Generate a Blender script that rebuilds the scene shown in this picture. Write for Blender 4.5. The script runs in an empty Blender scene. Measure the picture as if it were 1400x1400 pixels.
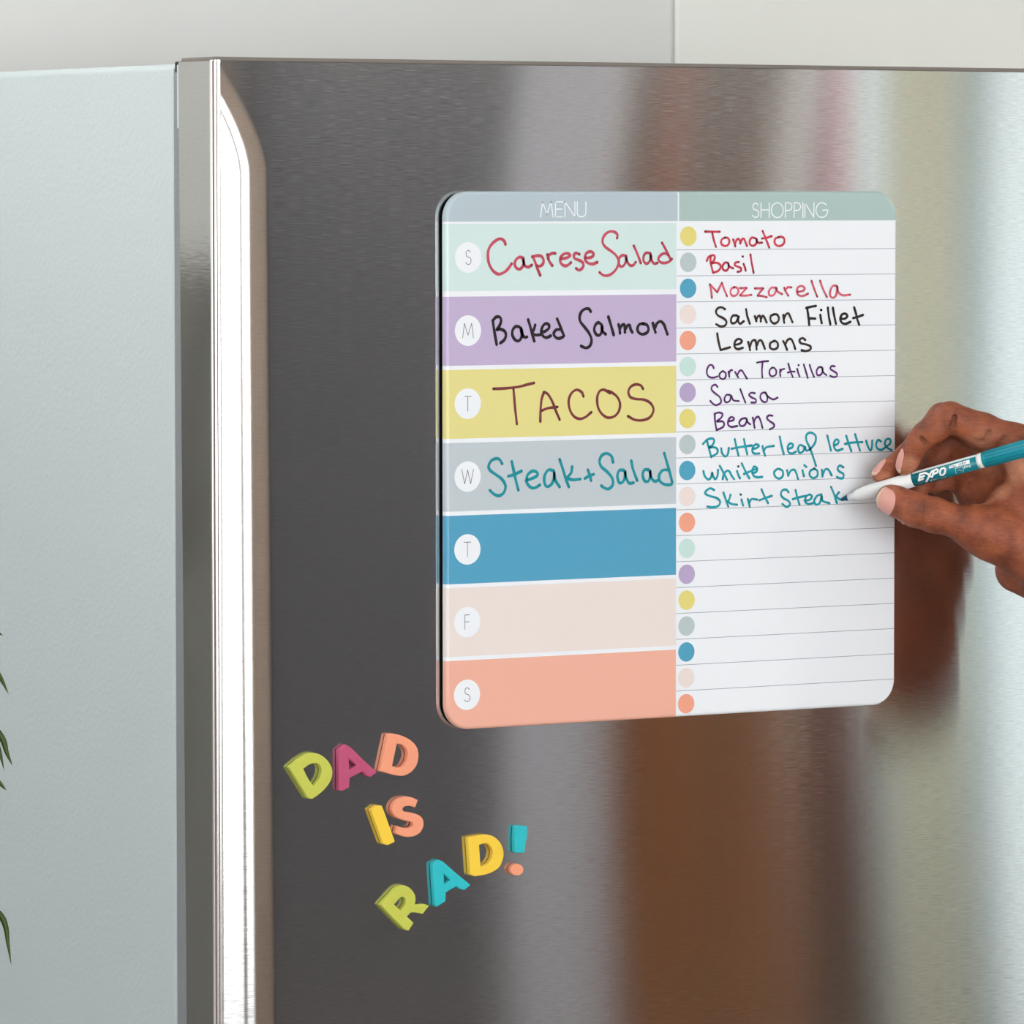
import bpy, bmesh, math, random
import numpy as np
from mathutils import Vector, Matrix
random.seed(7)
SC = bpy.context.scene
COL = SC.collection
ZB = 1.32                                   # height of the board's lower edge above the floor

# ------------------------------------------------------------------ camera, exposure, lights
def cam_matrix(yaw, pitch, roll):
    cy, sy, cp, sp = math.cos(yaw), math.sin(yaw), math.cos(pitch), math.sin(pitch)
    f = np.array([sy*cp, cy*cp, -sp]); r = np.array([cy, -sy, 0.0]); u = np.cross(r, f)
    cr, sr = math.cos(roll), math.sin(roll)
    return np.array([cr*r+sr*u, -sr*r+cr*u, f])
FPX = 7479.6
CM = cam_matrix(0.54462, 0.05741, -0.00045)
CP = np.array([-1.82624, -3.10987, 0.35158+ZB])
cd = bpy.data.cameras.new('camera'); cam = bpy.data.objects.new('camera', cd); COL.objects.link(cam)
cd.sensor_width = 36; cd.lens = FPX/1400*36; cd.clip_start = .05
mw = Matrix.Identity(4)
for i in range(3):
    mw[i][0] = CM[0][i]; mw[i][1] = CM[1][i]; mw[i][2] = -CM[2][i]; mw[i][3] = CP[i]
cam.matrix_world = mw
SC.camera = cam
SC.view_settings.view_transform = 'Standard'; SC.view_settings.look = 'None'
SC.view_settings.gamma = 1; SC.view_settings.use_curve_mapping = False
SC.view_settings.exposure = 0.0
W = bpy.data.worlds.new('world'); SC.world = W; W.use_nodes = True
W.node_tree.nodes['Background'].inputs[0].default_value = (.85, .92, 1, 1)
W.node_tree.nodes['Background'].inputs[1].default_value = 1.0

def pt(px, py, y):                          # point of the photograph on the plane at depth y
    d = CM.T @ np.array([(px-700)/FPX, -(py-700)/FPX, 1.0])
    return CP + d*((y-CP[1])/d[1])

# ------------------------------------------------------------------ helpers
def lin(r, g=None, b=None):
    if g is None: g = b = r
    o = []
    for v in (r, g, b):
        v /= 255.0
        o.append(v/12.92 if v <= .04045 else ((v+.055)/1.055)**2.4)
    return (o[0], o[1], o[2], 1)
def mat(name, col, rough=.5, metal=0, spec=.5, **kw):
    m = bpy.data.materials.new(name); m.use_nodes = True
    b = m.node_tree.nodes['Principled BSDF']
    b.inputs['Base Color'].default_value = col; b.inputs['Roughness'].default_value = rough
    b.inputs['Metallic'].default_value = metal; b.inputs['Specular IOR Level'].default_value = spec
    for k, v in kw.items(): b.inputs[k.replace('_', ' ')].default_value = v
    return m
def nd(m, t, **kw):
    n = m.node_tree.nodes.new(t)
    for k, v in kw.items(): setattr(n, k, v)
    return n
def lk(m, a, b): m.node_tree.links.new(a, b)
def bs(m): return m.node_tree.nodes['Principled BSDF']
def noise_mat(name, col, rough, scale, amt, bump=0, stretch=(1, 1, 1), bscale=None, **kw):
    m = mat(name, col, rough, **kw)
    tc = nd(m, 'ShaderNodeTexCoord'); mp = nd(m, 'ShaderNodeMapping'); mp.inputs['Scale'].default_value = stretch
    n = nd(m, 'ShaderNodeTexNoise'); n.inputs['Scale'].default_value = scale; n.inputs['Detail'].default_value = 4
    lk(m, tc.outputs['Object'], mp.inputs[0]); lk(m, mp.outputs[0], n.inputs['Vector'])
    mr = nd(m, 'ShaderNodeMapRange'); mr.inputs[3].default_value = 1-amt; mr.inputs[4].default_value = 1+amt
    lk(m, n.outputs[0], mr.inputs[0])
    mx = nd(m, 'ShaderNodeVectorMath', operation='SCALE'); mx.inputs[0].default_value = col[:3]
    lk(m, mr.outputs[0], mx.inputs['Scale']); lk(m, mx.outputs[0], bs(m).inputs['Base Color'])
    if bump:
        n2 = nd(m, 'ShaderNodeTexNoise'); n2.inputs['Scale'].default_value = bscale or scale; n2.inputs['Detail'].default_value = 3
        lk(m, mp.outputs[0], n2.inputs['Vector'])
        bp = nd(m, 'ShaderNodeBump'); bp.inputs['Strength'].default_value = bump; bp.inputs['Distance'].default_value = .001
        lk(m, n2.outputs[0], bp.inputs['Height']); lk(m, bp.outputs[0], bs(m).inputs['Normal'])
    return m
def emis(name, col, s):
    m = mat(name, (0, 0, 0, 1)); b = bs(m)
    b.inputs['Emission Color'].default_value = col; b.inputs['Emission Strength'].default_value = s
    return m

def obj(name, data, m=None, parent=None, smooth=False):
    if isinstance(data, bmesh.types.BMesh):
        me = bpy.data.meshes.new(name); data.normal_update(); data.to_mesh(me); data.free()
    else: me = data
    if m:
        for x in (m if isinstance(m, (list, tuple)) else [m]): me.materials.append(x)
    if smooth:
        for p in me.polygons: p.use_smooth = True
    o = bpy.data.objects.new(name, me); COL.objects.link(o)
    if parent: setpar(o, parent)
    return o
def setpar(o, parent):
    o.parent = parent
    o.matrix_parent_inverse = PARINV.get(parent.name, Matrix.Identity(4))
PARINV = {}
def thing(name, label, cat, loc, group=None):
    o = bpy.data.objects.new(name, None); COL.objects.link(o); o.location = loc; o.empty_display_size = .05
    o['label'] = label; o['category'] = cat
    if group: o['group'] = group
    PARINV[o.name] = Matrix.Translation(-Vector(loc))
    return o
def tag(o, label, cat, group=None):
    o['label'] = label; o['category'] = cat
    if group: o['group'] = group
    return o
def struct(o): o['kind'] = 'structure'; return o
def box(bm, x0, x1, y0, y1, z0, z1, bev=0, seg=2):
    vs = [bm.verts.new((x, y, z)) for x in (x0, x1) for y in (y0, y1) for z in (z0, z1)]
    fs = []
    for q in ((0, 1, 3, 2), (4, 6, 7, 5), (0, 4, 5, 1), (2, 3, 7, 6), (0, 2, 6, 4), (1, 5, 7, 3)):
        fs.append(bm.faces.new([vs[i] for i in q]))
    if bev:
        es = list({e for f in fs for e in f.edges})
        bmesh.ops.bevel(bm, geom=es, offset=bev, segments=seg, affect='EDGES', profile=.5)
    return bm
def bx(x0, x1, y0, y1, z0, z1, bev=0, seg=2): return box(bmesh.new(), x0, x1, y0, y1, z0, z1, bev, seg)
def rod(bm, a, b, r, n=10):
    a, b = Vector(a), Vector(b); d = (b-a); q = d.to_track_quat('Z', 'Y').to_matrix()
    ring = []
    for P in (a, b):
        ring.append([bm.verts.new(P + q @ Vector((r*math.cos(2*math.pi*i/n), r*math.sin(2*math.pi*i/n), 0))) for i in range(n)])
    for i in range(n):
        bm.faces.new([ring[0][i], ring[0][(i+1) % n], ring[1][(i+1) % n], ring[1][i]])
    bm.faces.new(ring[0][::-1]); bm.faces.new(ring[1])
    return bm

# ------------------------------------------------------------------ materials
M_wall = noise_mat('wall paint', lin(222, 221, 219), .6, 6, .02, .15, bscale=120)
M_wall2 = noise_mat('wall paint light', lin(238, 238, 232), .6, 6, .02, .15, bscale=120)
M_ceil = mat('ceiling paint', lin(235, 235, 233), .8)
M_floor = noise_mat('floor boards', lin(120, 108, 98), .45, 3, .15, stretch=(1, 8, 1))
M_panel = noise_mat('pale cabinet enamel', lin(196, 207, 209), .5, 5, .015, .45, bscale=260, spec=.35)
M_gapshade = noise_mat('door gap shade', lin(135, 139, 142), .6, 30, .04, .5, bscale=300)  # grey that stands in for the shade in the door gap
M_cap = mat('door top cap', lin(120, 112, 104), .4)
M_dark = mat('dark rubber', lin(30, 30, 30), .6); M_black = mat('black magnet sheet', lin(8, 8, 8), .8, spec=.1)
M_seam = mat('seam of the folded sheet', lin(120, 96, 92), .5)
M_frame = mat('window frame white', lin(238, 238, 236), .5)
M_char = noise_mat('charcoal cabinet', lin(102, 101, 106), .6, 4, .1)
M_grey = mat('grey cupboard paint', lin(206, 206, 213), .6)
M_taupe = noise_mat('taupe canvas', lin(98, 84, 76), .7, 8, .15)
M_greyl = mat('light grey paint', lin(176, 174, 175), .6)
M_wood = noise_mat('brown wood', lin(142, 88, 44), .8, 7, .35, stretch=(6, 6, .6))
M_woodd = noise_mat('dark brown wood', lin(78, 56, 38), .8, 7, .35, stretch=(6, 6, .6))
M_beige = mat('beige curtain', lin(226, 208, 192), .9)
M_cream = mat('cream curtain', lin(246, 244, 236), .9)
tr_ = nd(M_cream, 'ShaderNodeBsdfTranslucent'); tr_.inputs[0].default_value = lin(250, 248, 238)
mi_ = nd(M_cream, 'ShaderNodeMixShader'); mi_.inputs[0].default_value = .8
lk(M_cream, bs(M_cream).outputs[0], mi_.inputs[1]); lk(M_cream, tr_.outputs[0], mi_.inputs[2]); lk(M_cream, mi_.outputs[0], M_cream.node_tree.nodes['Material Output'].inputs[0])
M_pink = mat('pink vase', lin(228, 160, 165), .5)
M_terra = mat('terracotta vase', lin(170, 105, 80), .6)
M_marble = noise_mat('marble slab', lin(138, 136, 131), .3, 2.5, .05)
def marble():
    m = M_marble; tc = nd(m, 'ShaderNodeTexCoord'); w = nd(m, 'ShaderNodeTexWave'); w.inputs['Scale'].default_value = 1.1
    w.inputs['Distortion'].default_value = 9; w.inputs['Detail'].default_value = 3
    lk(m, tc.outputs['Object'], w.inputs[0])
    mr = nd(m, 'ShaderNodeMapRange'); mr.inputs[1].default_value = .0; mr.inputs[2].default_value = .03
    mr.inputs[3].default_value = .6; mr.inputs[4].default_value = 1; lk(m, w.outputs[1], mr.inputs[0])
    src = bs(m).inputs['Base Color'].links[0].from_socket
    mx = nd(m, 'ShaderNodeVectorMath', operation='SCALE'); lk(m, src, mx.inputs[0]); lk(m, mr.outputs[0], mx.inputs['Scale'])
    lk(m, mx.outputs[0], bs(m).inputs['Base Color'])
marble()

def steel(name, base, rough, aniso, grain=1.0, groove=.25):
    m = bpy.data.materials.new(name); m.use_nodes = True; m.node_tree.nodes.remove(bs(m))
    b = nd(m, 'ShaderNodeBsdfAnisotropic', distribution='BECKMANN'); lk(m, b.outputs[0], m.node_tree.nodes['Material Output'].inputs[0])
    b.inputs['Roughness'].default_value = rough; b.inputs['Anisotropy'].default_value = aniso
    tg = nd(m, 'ShaderNodeCombineXYZ'); tg.inputs[0].default_value = 1.0 if grain > .9 else 0; tg.inputs[1].default_value = 0 if grain > .9 else 1.0
    lk(m, tg.outputs[0], b.inputs['Tangent'])
    tc = nd(m, 'ShaderNodeTexCoord'); mp = nd(m, 'ShaderNodeMapping')
    mp.inputs['Scale'].default_value = (1, 1, 14)
    n = nd(m, 'ShaderNodeTexNoise'); n.inputs['Scale'].default_value = 110; n.inputs['Detail'].default_value = 6; n.inputs['Roughness'].default_value = .75
    lk(m, tc.outputs['Object'], mp.inputs[0]); lk(m, mp.outputs[0], n.inputs['Vector'])
    mr = nd(m, 'ShaderNodeMapRange'); mr.inputs[1].default_value = .3; mr.inputs[2].default_value = .7
    mr.inputs[3].default_value = 1-.13*grain; mr.inputs[4].default_value = 1+.13*grain; lk(m, n.outputs[0], mr.inputs[0])
    mx = nd(m, 'ShaderNodeVectorMath', operation='SCALE'); mx.inputs[0].default_value = base[:3]
    lk(m, mr.outputs[0], mx.inputs['Scale']); lk(m, mx.outputs[0], b.inputs['Color'])
    # brushing: hair-fine horizontal grooves tip the normal up and down
    mp2 = nd(m, 'ShaderNodeMapping'); mp2.inputs['Scale'].default_value = (80, 80, 9000)
    n2 = nd(m, 'ShaderNodeTexNoise'); n2.inputs['Scale'].default_value = 1; n2.inputs['Detail'].default_value = 1
    lk(m, tc.outputs['Object'], mp2.inputs[0]); lk(m, mp2.outputs[0], n2.inputs['Vector'])
    sb = nd(m, 'ShaderNodeMath', operation='MULTIPLY_ADD'); sb.inputs[1].default_value = groove; sb.inputs[2].default_value = -groove/2
    lk(m, n2.outputs[0], sb.inputs[0])
    cx = nd(m, 'ShaderNodeCombineXYZ'); lk(m, sb.outputs[0], cx.inputs[2])
    ge = nd(m, 'ShaderNodeNewGeometry'); va = nd(m, 'ShaderNodeVectorMath', operation='ADD')
    lk(m, ge.outputs['Normal'], va.inputs[0]); lk(m, cx.outputs[0], va.inputs[1])
    vn = nd(m, 'ShaderNodeVectorMath', operation='NORMALIZE'); lk(m, va.outputs[0], vn.inputs[0]); lk(m, vn.outputs[0], b.inputs['Normal'])
    return m
M_steel = steel('brushed steel', (.68, .68, .69, 1), .125, .8)
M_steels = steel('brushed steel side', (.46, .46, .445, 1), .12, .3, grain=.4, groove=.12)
M_steelp = mat('polished steel edge', (.92, .90, .88, 1), .14, 1.0)

# ------------------------------------------------------------------ room
XL, XR, YF, YB, ZC = -3.2, 4.7, -4.4, .78, 2.65
struct(obj('floor', bx(XL, XR, YF, YB, -.1, 0), M_floor))
struct(obj('ceiling', bx(XL, XR, YF, YB, ZC, ZC+.1), M_ceil))
struct(obj('wall_back', bx(XL, XR, YB, YB+.1, 0, ZC), M_wall))
struct(obj('trim_1', bx(.6889, XR, YB-.005, YB, 0, ZC, .003, 3), M_wall2))
def wall_with_holes(name, axis, c0, c1, u0, u1, holes, m):
    bm = bmesh.new(); us = sorted({u0, u1, *[h[0] for h in holes], *[h[1] for h in holes]})
    for a, b in zip(us, us[1:]):
        hs = [h for h in holes if h[0] <= a and h[1] >= b]
        zz = [0]
        if hs: segs = [(0, hs[0][2]), (hs[0][3], ZC)]
        else: segs = [(0, ZC)]
        for z0, z1 in segs:
            if z1-z0 < 1e-4: continue
            if axis == 'y': box(bm, a, b, c0, c1, z0, z1)
            else: box(bm, c0, c1, a, b, z0, z1)
    return struct(obj(name, bm, m))
WIN1 = (-2.4, 1.66, .85, 2.45)               # big window behind the photographer
WIN2 = (3.25, 4.55, .03, 2.35)              # garden window, right
WIN_FILL = (-3.2, .3, 1.05, 2.5)              # unseen window added in the left wall, fill for the cabinet side
wall_with_holes('wall_front', 'y', YF-.12, YF, XL, XR, [WIN1, WIN2], M_wall)
wall_with_holes('wall_left', 'x', XL-.12, XL, YF, YB, [WIN_FILL], M_wall)
struct(obj('wall_right', bx(XR, XR+.1, YF, YB, 0, ZC), M_wall))
E1, E2, E3 = 6.5, 1.25, 1.7
def window(name, axis, c, h, mull, em):
    o = bmesh.new(); u0, u1, z0, z1 = h; t = .05
    def B(a, b, p, q):
        if axis == 'y': box(o, a, b, c-.06, c-.005, p, q, .004, 1)
        else: box(o, c-.06, c-.005, a, b, p, q, .004, 1)
    B(u0, u0+t, z0, z1); B(u1-t, u1, z0, z1); B(u0+t, u1-t, z0, z0+t); B(u0+t, u1-t, z1-t, z1)
    for k, hw in mull: B(k-hw, k+hw, z0+t, z1-t)
    fr = struct(obj(name, o, M_frame))
    ed = [u0+t]+[v for k, hw in mull for v in (k-hw, k+hw)]+[u1-t]
    for a, b in zip(ed[::2], ed[1::2]):
        pb = bmesh.new()
        if axis == 'y': box(pb, a, b, c-.09, c-.065, z0, z1)
        else: box(pb, c-.09, c-.065, a, b, z0, z1)
        obj('pane', pb, em, fr)
    return fr
window('window_1', 'y', YF, WIN1, [(-.9, .02), (.3, .02), (1.37, .045)], emis('daylight pane', (.965, .985, 1, 1), E1))
window('window_2', 'y', YF, WIN2, [(4.1, .02)], emis('garden daylight pane', (.86, .97, .96, 1), E2))
window('fill_window', 'x', XL, WIN_FILL, [(-2.03, .02), (-.86, .02)], emis('side fill pane', (.93, .98, 1, 1), E3))

def pendant(x, y, z, r, L, label):  # added fill light, out of view, shaped as a pendant globe
    t = thing('fill_lamp', label, 'lamp', (x, y, ZC))
    bm = bmesh.new(); bmesh.ops.create_uvsphere(bm, u_segments=32, v_segments=16, radius=r); bmesh.ops.translate(bm, verts=bm.verts, vec=(x, y, z))
    obj('globe', bm, emis('fill lamp globe', (1, .99, .96, 1), L), t, smooth=True)
    obj('cord', rod(bmesh.new(), (x, y, z+r-.01), (x, y, ZC-.02), .004), M_dark, t)
    obj('ceiling_rose', rod(bmesh.new(), (x, y, ZC-.025), (x, y, ZC), .05, 24), M_frame, t)
pendant(-.95, .05, 2.30, .12, 30, 'added white globe pendant lamp, out of view, lighting the refrigerator side from above')  # added so that the side panel darkens towards its foot
pendant(3.7, -2.7, 2.3, .15, 62, 'added large white globe pendant lamp, out of view, brightening the cupboards mirrored in the steel')  # added to lift the furniture that the steel mirrors

# ------------------------------------------------------------------ furniture across the room, seen in the steel
def curtain(name, x0, x1, y, z0, z1, amp, n, m, label):
    bm = bmesh.new(); N = n*8; rows = []
    for z in (z0, z1):
        rows.append([[bm.verts.new((x0+(x1-x0)*i/N, y+s*.004+amp*math.sin(i/8*2*math.pi), z)) for i in range(N+1)] for s in (-1, 1)])
    for s in (0, 1):
        for i in range(N): bm.faces.new([rows[0][s][i], rows[0][s][i+1], rows[1][s][i+1], rows[1][s][i]])
    for k in (0, 1):
        for i in range(N): bm.faces.new([rows[k][0][i], rows[k][1][i], rows[k][1][i+1], rows[k][0][i+1]])
    for i in (0, N): bm.faces.new([rows[0][0][i], rows[0][1][i], rows[1][1][i], rows[1][0][i]])
    bmesh.ops.recalc_face_normals(bm, faces=bm.faces)
    return tag(obj(name, bm, m, smooth=True), label, 'curtain')
curtain('curtain', 1.50, 2.05, YF+.3, .02, 2.5, .02, 7, M_beige, 'beige curtain hanging beside the big window across the room')
curtain('curtain', 3.39, 3.55, YF+.1, .02, 2.5, .02, 4, M_cream, 'cream curtain at the garden window across the room')
M_bluec = mat('blue grey curtain', lin(222, 231, 232), .9)
tr_ = nd(M_bluec, 'ShaderNodeBsdfTranslucent'); tr_.inputs[0].default_value = lin(236, 243, 244)
mi_ = nd(M_bluec, 'ShaderNodeMixShader'); mi_.inputs[0].default_value = .8
lk(M_bluec, bs(M_bluec).outputs[0], mi_.inputs[1]); lk(M_bluec, tr_.outputs[0], mi_.inputs[2]); lk(M_bluec, mi_.outputs[0], M_bluec.node_tree.nodes['Material Output'].inputs[0])
curtain('curtain', 3.552, 3.605, YF+.1, .02, 2.5, .02, 2, M_bluec, 'pale blue-grey curtain right of the cream one at the garden window')
def cabinet(name, x0, x1, y0, y1, z1, m, label, ndoors, cat='cabinet', knobs=True):
    t = thing(name, label, cat, ((x0+x1)/2, (y0+y1)/2, 0))
    obj('body', bx(x0, x1, y0, y1-.02, 0, z1, .003, 1), m, t)
    w = (x1-x0)/ndoors
    for k in range(ndoors):
        d = obj('door', bx(x0+k*w+.003, x0+(k+1)*w-.003, y1-.02, y1, .06, z1-.03, .003, 1), m, t)
        if knobs: obj('handle', bx(x0+(k+1)*w-.03, x0+(k+1)*w-.02, y1, y1+.02, .9, 1.05, .002, 1), M_steelp, d)
    return t
cabinet('pantry_cabinet', 2.05, 2.46, YF+.02, YF+.40, 2.3, M_char, 'tall charcoal pantry cabinet beside the beige curtain across the room', 1, knobs=False)
cabinet('linen_cupboard', 2.464, 2.65, YF+.02, YF+.40, 2.3, M_grey, 'narrow tall grey cupboard right of the charcoal pantry cabinet', 3, knobs=False)
cabinet('sideboard', 2.655, 3.03, YF+.02, YF+.40, 1.30, M_wood, 'brown wooden sideboard carrying the terracotta vase across the room', 2, knobs=False)
cabinet('record_cabinet', 3.033, 3.175, YF+.02, YF+.40, 1.30, M_woodd, 'narrow dark brown wooden cabinet carrying the pink vase across the room', 1, knobs=False)
PF = thing('framed_picture', 'taupe canvas in a thin dark frame on the wall above the sideboard', 'picture', (3.08, YF+.001, 1.36))
obj('frame', bx(2.93, 3.195, YF+.001, YF+.022, 1.36, 2.2, .003, 1), M_woodd, PF); obj('canvas', bx(2.94, 3.185, YF+.022, YF+.026, 1.37, 2.19), M_taupe, PF)
def lathe(prof, c, n=24):
    bm = bmesh.new(); rings = [[bm.verts.new((c[0]+r*math.cos(2*math.pi*i/n), c[1]+r*math.sin(2*math.pi*i/n), c[2]+z)) for i in range(n)] for r, z in prof]
    for a, b in zip(rings, rings[1:]):
        for i in range(n): bm.faces.new([a[i], a[(i+1) % n], b[(i+1) % n], b[i]])
    bm.faces.new(rings[0][::-1]); bm.faces.new(rings[-1])
    return bm
tag(obj('vase', lathe([(.03, 0), (.04, .1), (.04, .45), (.028, .58), (.034, .64)], (2.79, YF+.32, 1.302)), M_terra, smooth=True), 'slender terracotta vase standing on the brown sideboard', 'vase')
tag(obj('vase', lathe([(.035, 0), (.046, .15), (.044, .5), (.03, .62), (.036, .68)], (3.115, YF+.32, 1.302)), M_pink, smooth=True), 'tall pink vase standing on the narrow dark brown cabinet', 'vase')

# backsplash on the wall left of the fridge, mirrored in the door's side
struct(obj('trim_2', bx(XL, -.21, YB-.02, YB, .9, 1.62, .002, 1), M_marble))

# ------------------------------------------------------------------ fridge
XD = -.1667; XE = .74; ZT = ZB+.4404; ZD = .64
FR = thing('refrigerator', 'stainless steel refrigerator with pale grey-green side panel', 'refrigerator', (.29, .4, 0))
obj('cabinet_body', bx(XD+.001, XE, .056, .74, .03, ZT-.0018, .0045, 6), M_panel, FR)
obj('gap_shade_strip', bx(XD+.0012, XE-.004, .036, .0562, ZD+.01, ZT-.005), M_gapshade, FR)  # strip filling the gap, coloured like the shaded cabinet front behind it
# door: folded steel sheet, profile swept downwards, front dished near its left edge
Z0p = ZB+.4404
def zpx(py): return pt(303, py, 0)[2]
ZA, ZBt = zpx(93), zpx(236)                 # arch of the dished edge
def prof_left():                            # (x, y) from the back of the side face to the front face
    p = [(XD, .0475), (XD, .0300), (XD, .0085)]
    cx, cy, r = XD+.0046, .0062, .0050
    for a in range(0, 91, 10):              # rounded corner
        t = math.radians(a); p.append((cx-.0046*math.cos(t)*1.0, .0085-.0065*math.sin(t)))
    return p
def dish(s, z):
    w0 = .0345+.004*max(0, min(1, (ZBt-z)/.6)); top = 0
    if z > ZBt: top = min(1.4, ((z-ZBt)/(ZA-ZBt)))**1.6
    L = w0*(1-top)
    if s >= L: return 0.0
    A = math.radians(8.2)
    return .5*A*(L-s)**2/w0                 # slope at s: A*(L-s)/w0
XS = -.1608
def door():
    bm = bmesh.new()
    zs = list(np.concatenate([np.linspace(ZT-.0012, ZT-.13, 60), np.linspace(ZT-.14, ZD, 70)]))
    sx = list(np.linspace(0, .045, 46))+list(np.linspace(.05, XE-.006-XS, 60))
    front = []
    for z in zs:
        g = max(0.0, (z-(ZT-.16))/.16)**1.5                            # the sheet bows slightly near its top edge
        front.append([bm.verts.new((XS+s, dish(s, z)+.0035*g*min(max(s-.045, 0)*5.6, max(.47-s, 0)), z)) for s in sx])
    for a, b in zip(front, front[1:]):
        for i in range(len(sx)-1): bm.faces.new([a[i], b[i], b[i+1], a[i+1]])
    return bm
DO = obj('door', door(), M_steel, FR, smooth=True)
def strip(profile, m, name, z0, z1, parent, closed=False, smooth=True):
    bm = bmesh.new(); r = [[bm.verts.new((x, y, z)) for x, y in profile] for z in (z0, z1)]
    n = len(profile)
    for i in range(n if closed else n-1):
        j = (i+1) % n; bm.faces.new([r[1][i], r[0][i], r[0][j], r[1][j]])
    if closed: bm.faces.new(r[0][::-1]); bm.faces.new(r[1])
    bmesh.ops.recalc_face_normals(bm, faces=bm.faces)
    return obj(name, bm, m, parent, smooth=smooth)
def bead(x0, y0, x1, y1, h, n=8):           # rounded bead bulging to the front left
    nx, ny = (y1-y0), -(x1-x0); l = math.hypot(nx, ny); nx, ny = nx/l, ny/l
    if nx > 0: nx, ny = -nx, -ny
    o = []
    for i in range(n+1):
        t = i/n; b = h*math.sin(math.pi*t); o.append((x0+(x1-x0)*t+nx*b, y0+(y1-y0)*t+ny*b))
    return o
# side face, tapering a little to the foot of the door
def side():
    bm = bmesh.new(); v = [bm.verts.new(c) for c in ((XD, .0475, ZT-.001), (XD, .0355, ZD), (XD, .0045, ZD), (XD, .0045, ZT-.001))]
    bm.faces.new(v)
    w = [bm.verts.new(c) for c in ((XD+.03, .0475, ZT-.001), (XD+.03, .0355, ZD))]
    bm.faces.new([v[0], w[0], w[1], v[1]])
    return bm
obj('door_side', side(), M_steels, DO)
K = [(XD, .0045), (XD+.0006, .0026), (XD+.0022, .0010), (XD+.0036, .0004), (XS, dish(0, ZT-.3)*0)]
b1 = bead(XD, .0045, XD+.0010, .0022, .0005); b2 = bead(XD+.0013, .0019, XD+.0028, .0006, .0004); b3 = bead(XD+.0032, .0006, XS, .0003, .0004)
EP = b1+[(XD+.0013, .0024)]+b2+[(XD+.0031, .0011)]+b3+[(XS+.0001, .0016)]
for (x0, y0, x1, y1) in ((XD+.0009, .0024, XD+.0013, .0018), (XD+.0028, .0007, XD+.0032, .0004)):
    strip([(x0-.0002, y0-.0002), (x1-.0002, y1-.0002), (x1+.0006, y1+.0006), (x0+.0006, y0+.0006)], M_seam, 'seam', ZD, ZT-.0008, DO, closed=True, smooth=False)
strip(EP, M_steelp, 'edge_trim', ZD, ZT-.0005, DO)
obj('door_core', bx(XD+.003, XE-.006, .004, .035, ZD, ZT-.0012), M_cap, DO)
obj('top_cap', bx(XD+.001, XE-.006, .0015, .0455, ZT-.0012, ZT+.0016, .0006, 2), M_cap, FR)
obj('hinge_cover', bx(XD+.0002, XD+.04, .0472, .0505, ZT-.044, ZT-.0025, .0008, 2), M_panel, FR)
obj('hinge_plate', bx(XD+.0008, XD+.06, .0508, .0545, ZT-.008, ZT-.0005, .0008, 1), M_dark, FR)
obj('freezer_drawer', bx(XD, XE-.006, 0, .0475, .09, ZD-.012, .004, 3), M_steel, FR)
obj('toe_grille', bx(XD+.02, XE-.02, .05, .08, .0, .08), M_dark, FR)

# ------------------------------------------------------------------ strokes: ribbons of ink
def smooth_path(P, n=7):
    P = [np.array(p, float) for p in P]
    if len(P) < 3: 
        m = max(2, n); return [P[0]+(P[-1]-P[0])*i/m for i in range(m+1)]
    Q = [2*P[0]-P[1]]+P+[2*P[-1]-P[-2]]; out = []
    for i in range(1, len(Q)-2):
        a, b, c, d = Q[i-1:i+3]
        for k in range(n):
            t = k/n
            out.append(.5*((2*b)+(-a+c)*t+(2*a-5*b+4*c-d)*t*t+(-a+3*b-3*c+d)*t**3))
    out.append(P[-1]); return out
def ribbon(bm, path, w, lift=0.0, pool=None, caps=True, to3=None, var=0.0):
    """flat stroke of width w in (u, v); to3 maps (u, v, lift) to space"""
    path = [p for i, p in enumerate(path) if i == 0 or np.linalg.norm(p-path[i-1]) > 1e-6]
    n = len(path); L = []; R = []
    ph = random.random()*6
    for i, p in enumerate(path):
        d = path[min(i+1, n-1)]-path[max(i-1, 0)]; d = d/(np.linalg.norm(d)+1e-12); q = np.array([-d[1], d[0]])
        ww = w/2*(1+var*math.sin(i*.33+ph))
        L.append(bm.verts.new(to3(*(p+q*ww), lift))); R.append(bm.verts.new(to3(*(p-q*ww), lift)))
        if pool is not None:
            e = min(i, n-1-i); k = 1.0 if e < 2 else 0.0
            L[-1][pool] = k; R[-1][pool] = k
    for i in range(n-1): bm.faces.new([L[i], L[i+1], R[i+1], R[i]])
    if caps:
        for p in (path[0], path[-1]):
            vs = [bm.verts.new(to3(p[0]+w/2*math.cos(a), p[1]+w/2*math.sin(a), lift+1e-5)) for a in np.linspace(0, 2*math.pi, 13)[:-1]]
            if pool is not None:
                for v in vs: v[pool] = 1.0
            bm.faces.new(vs)

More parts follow.
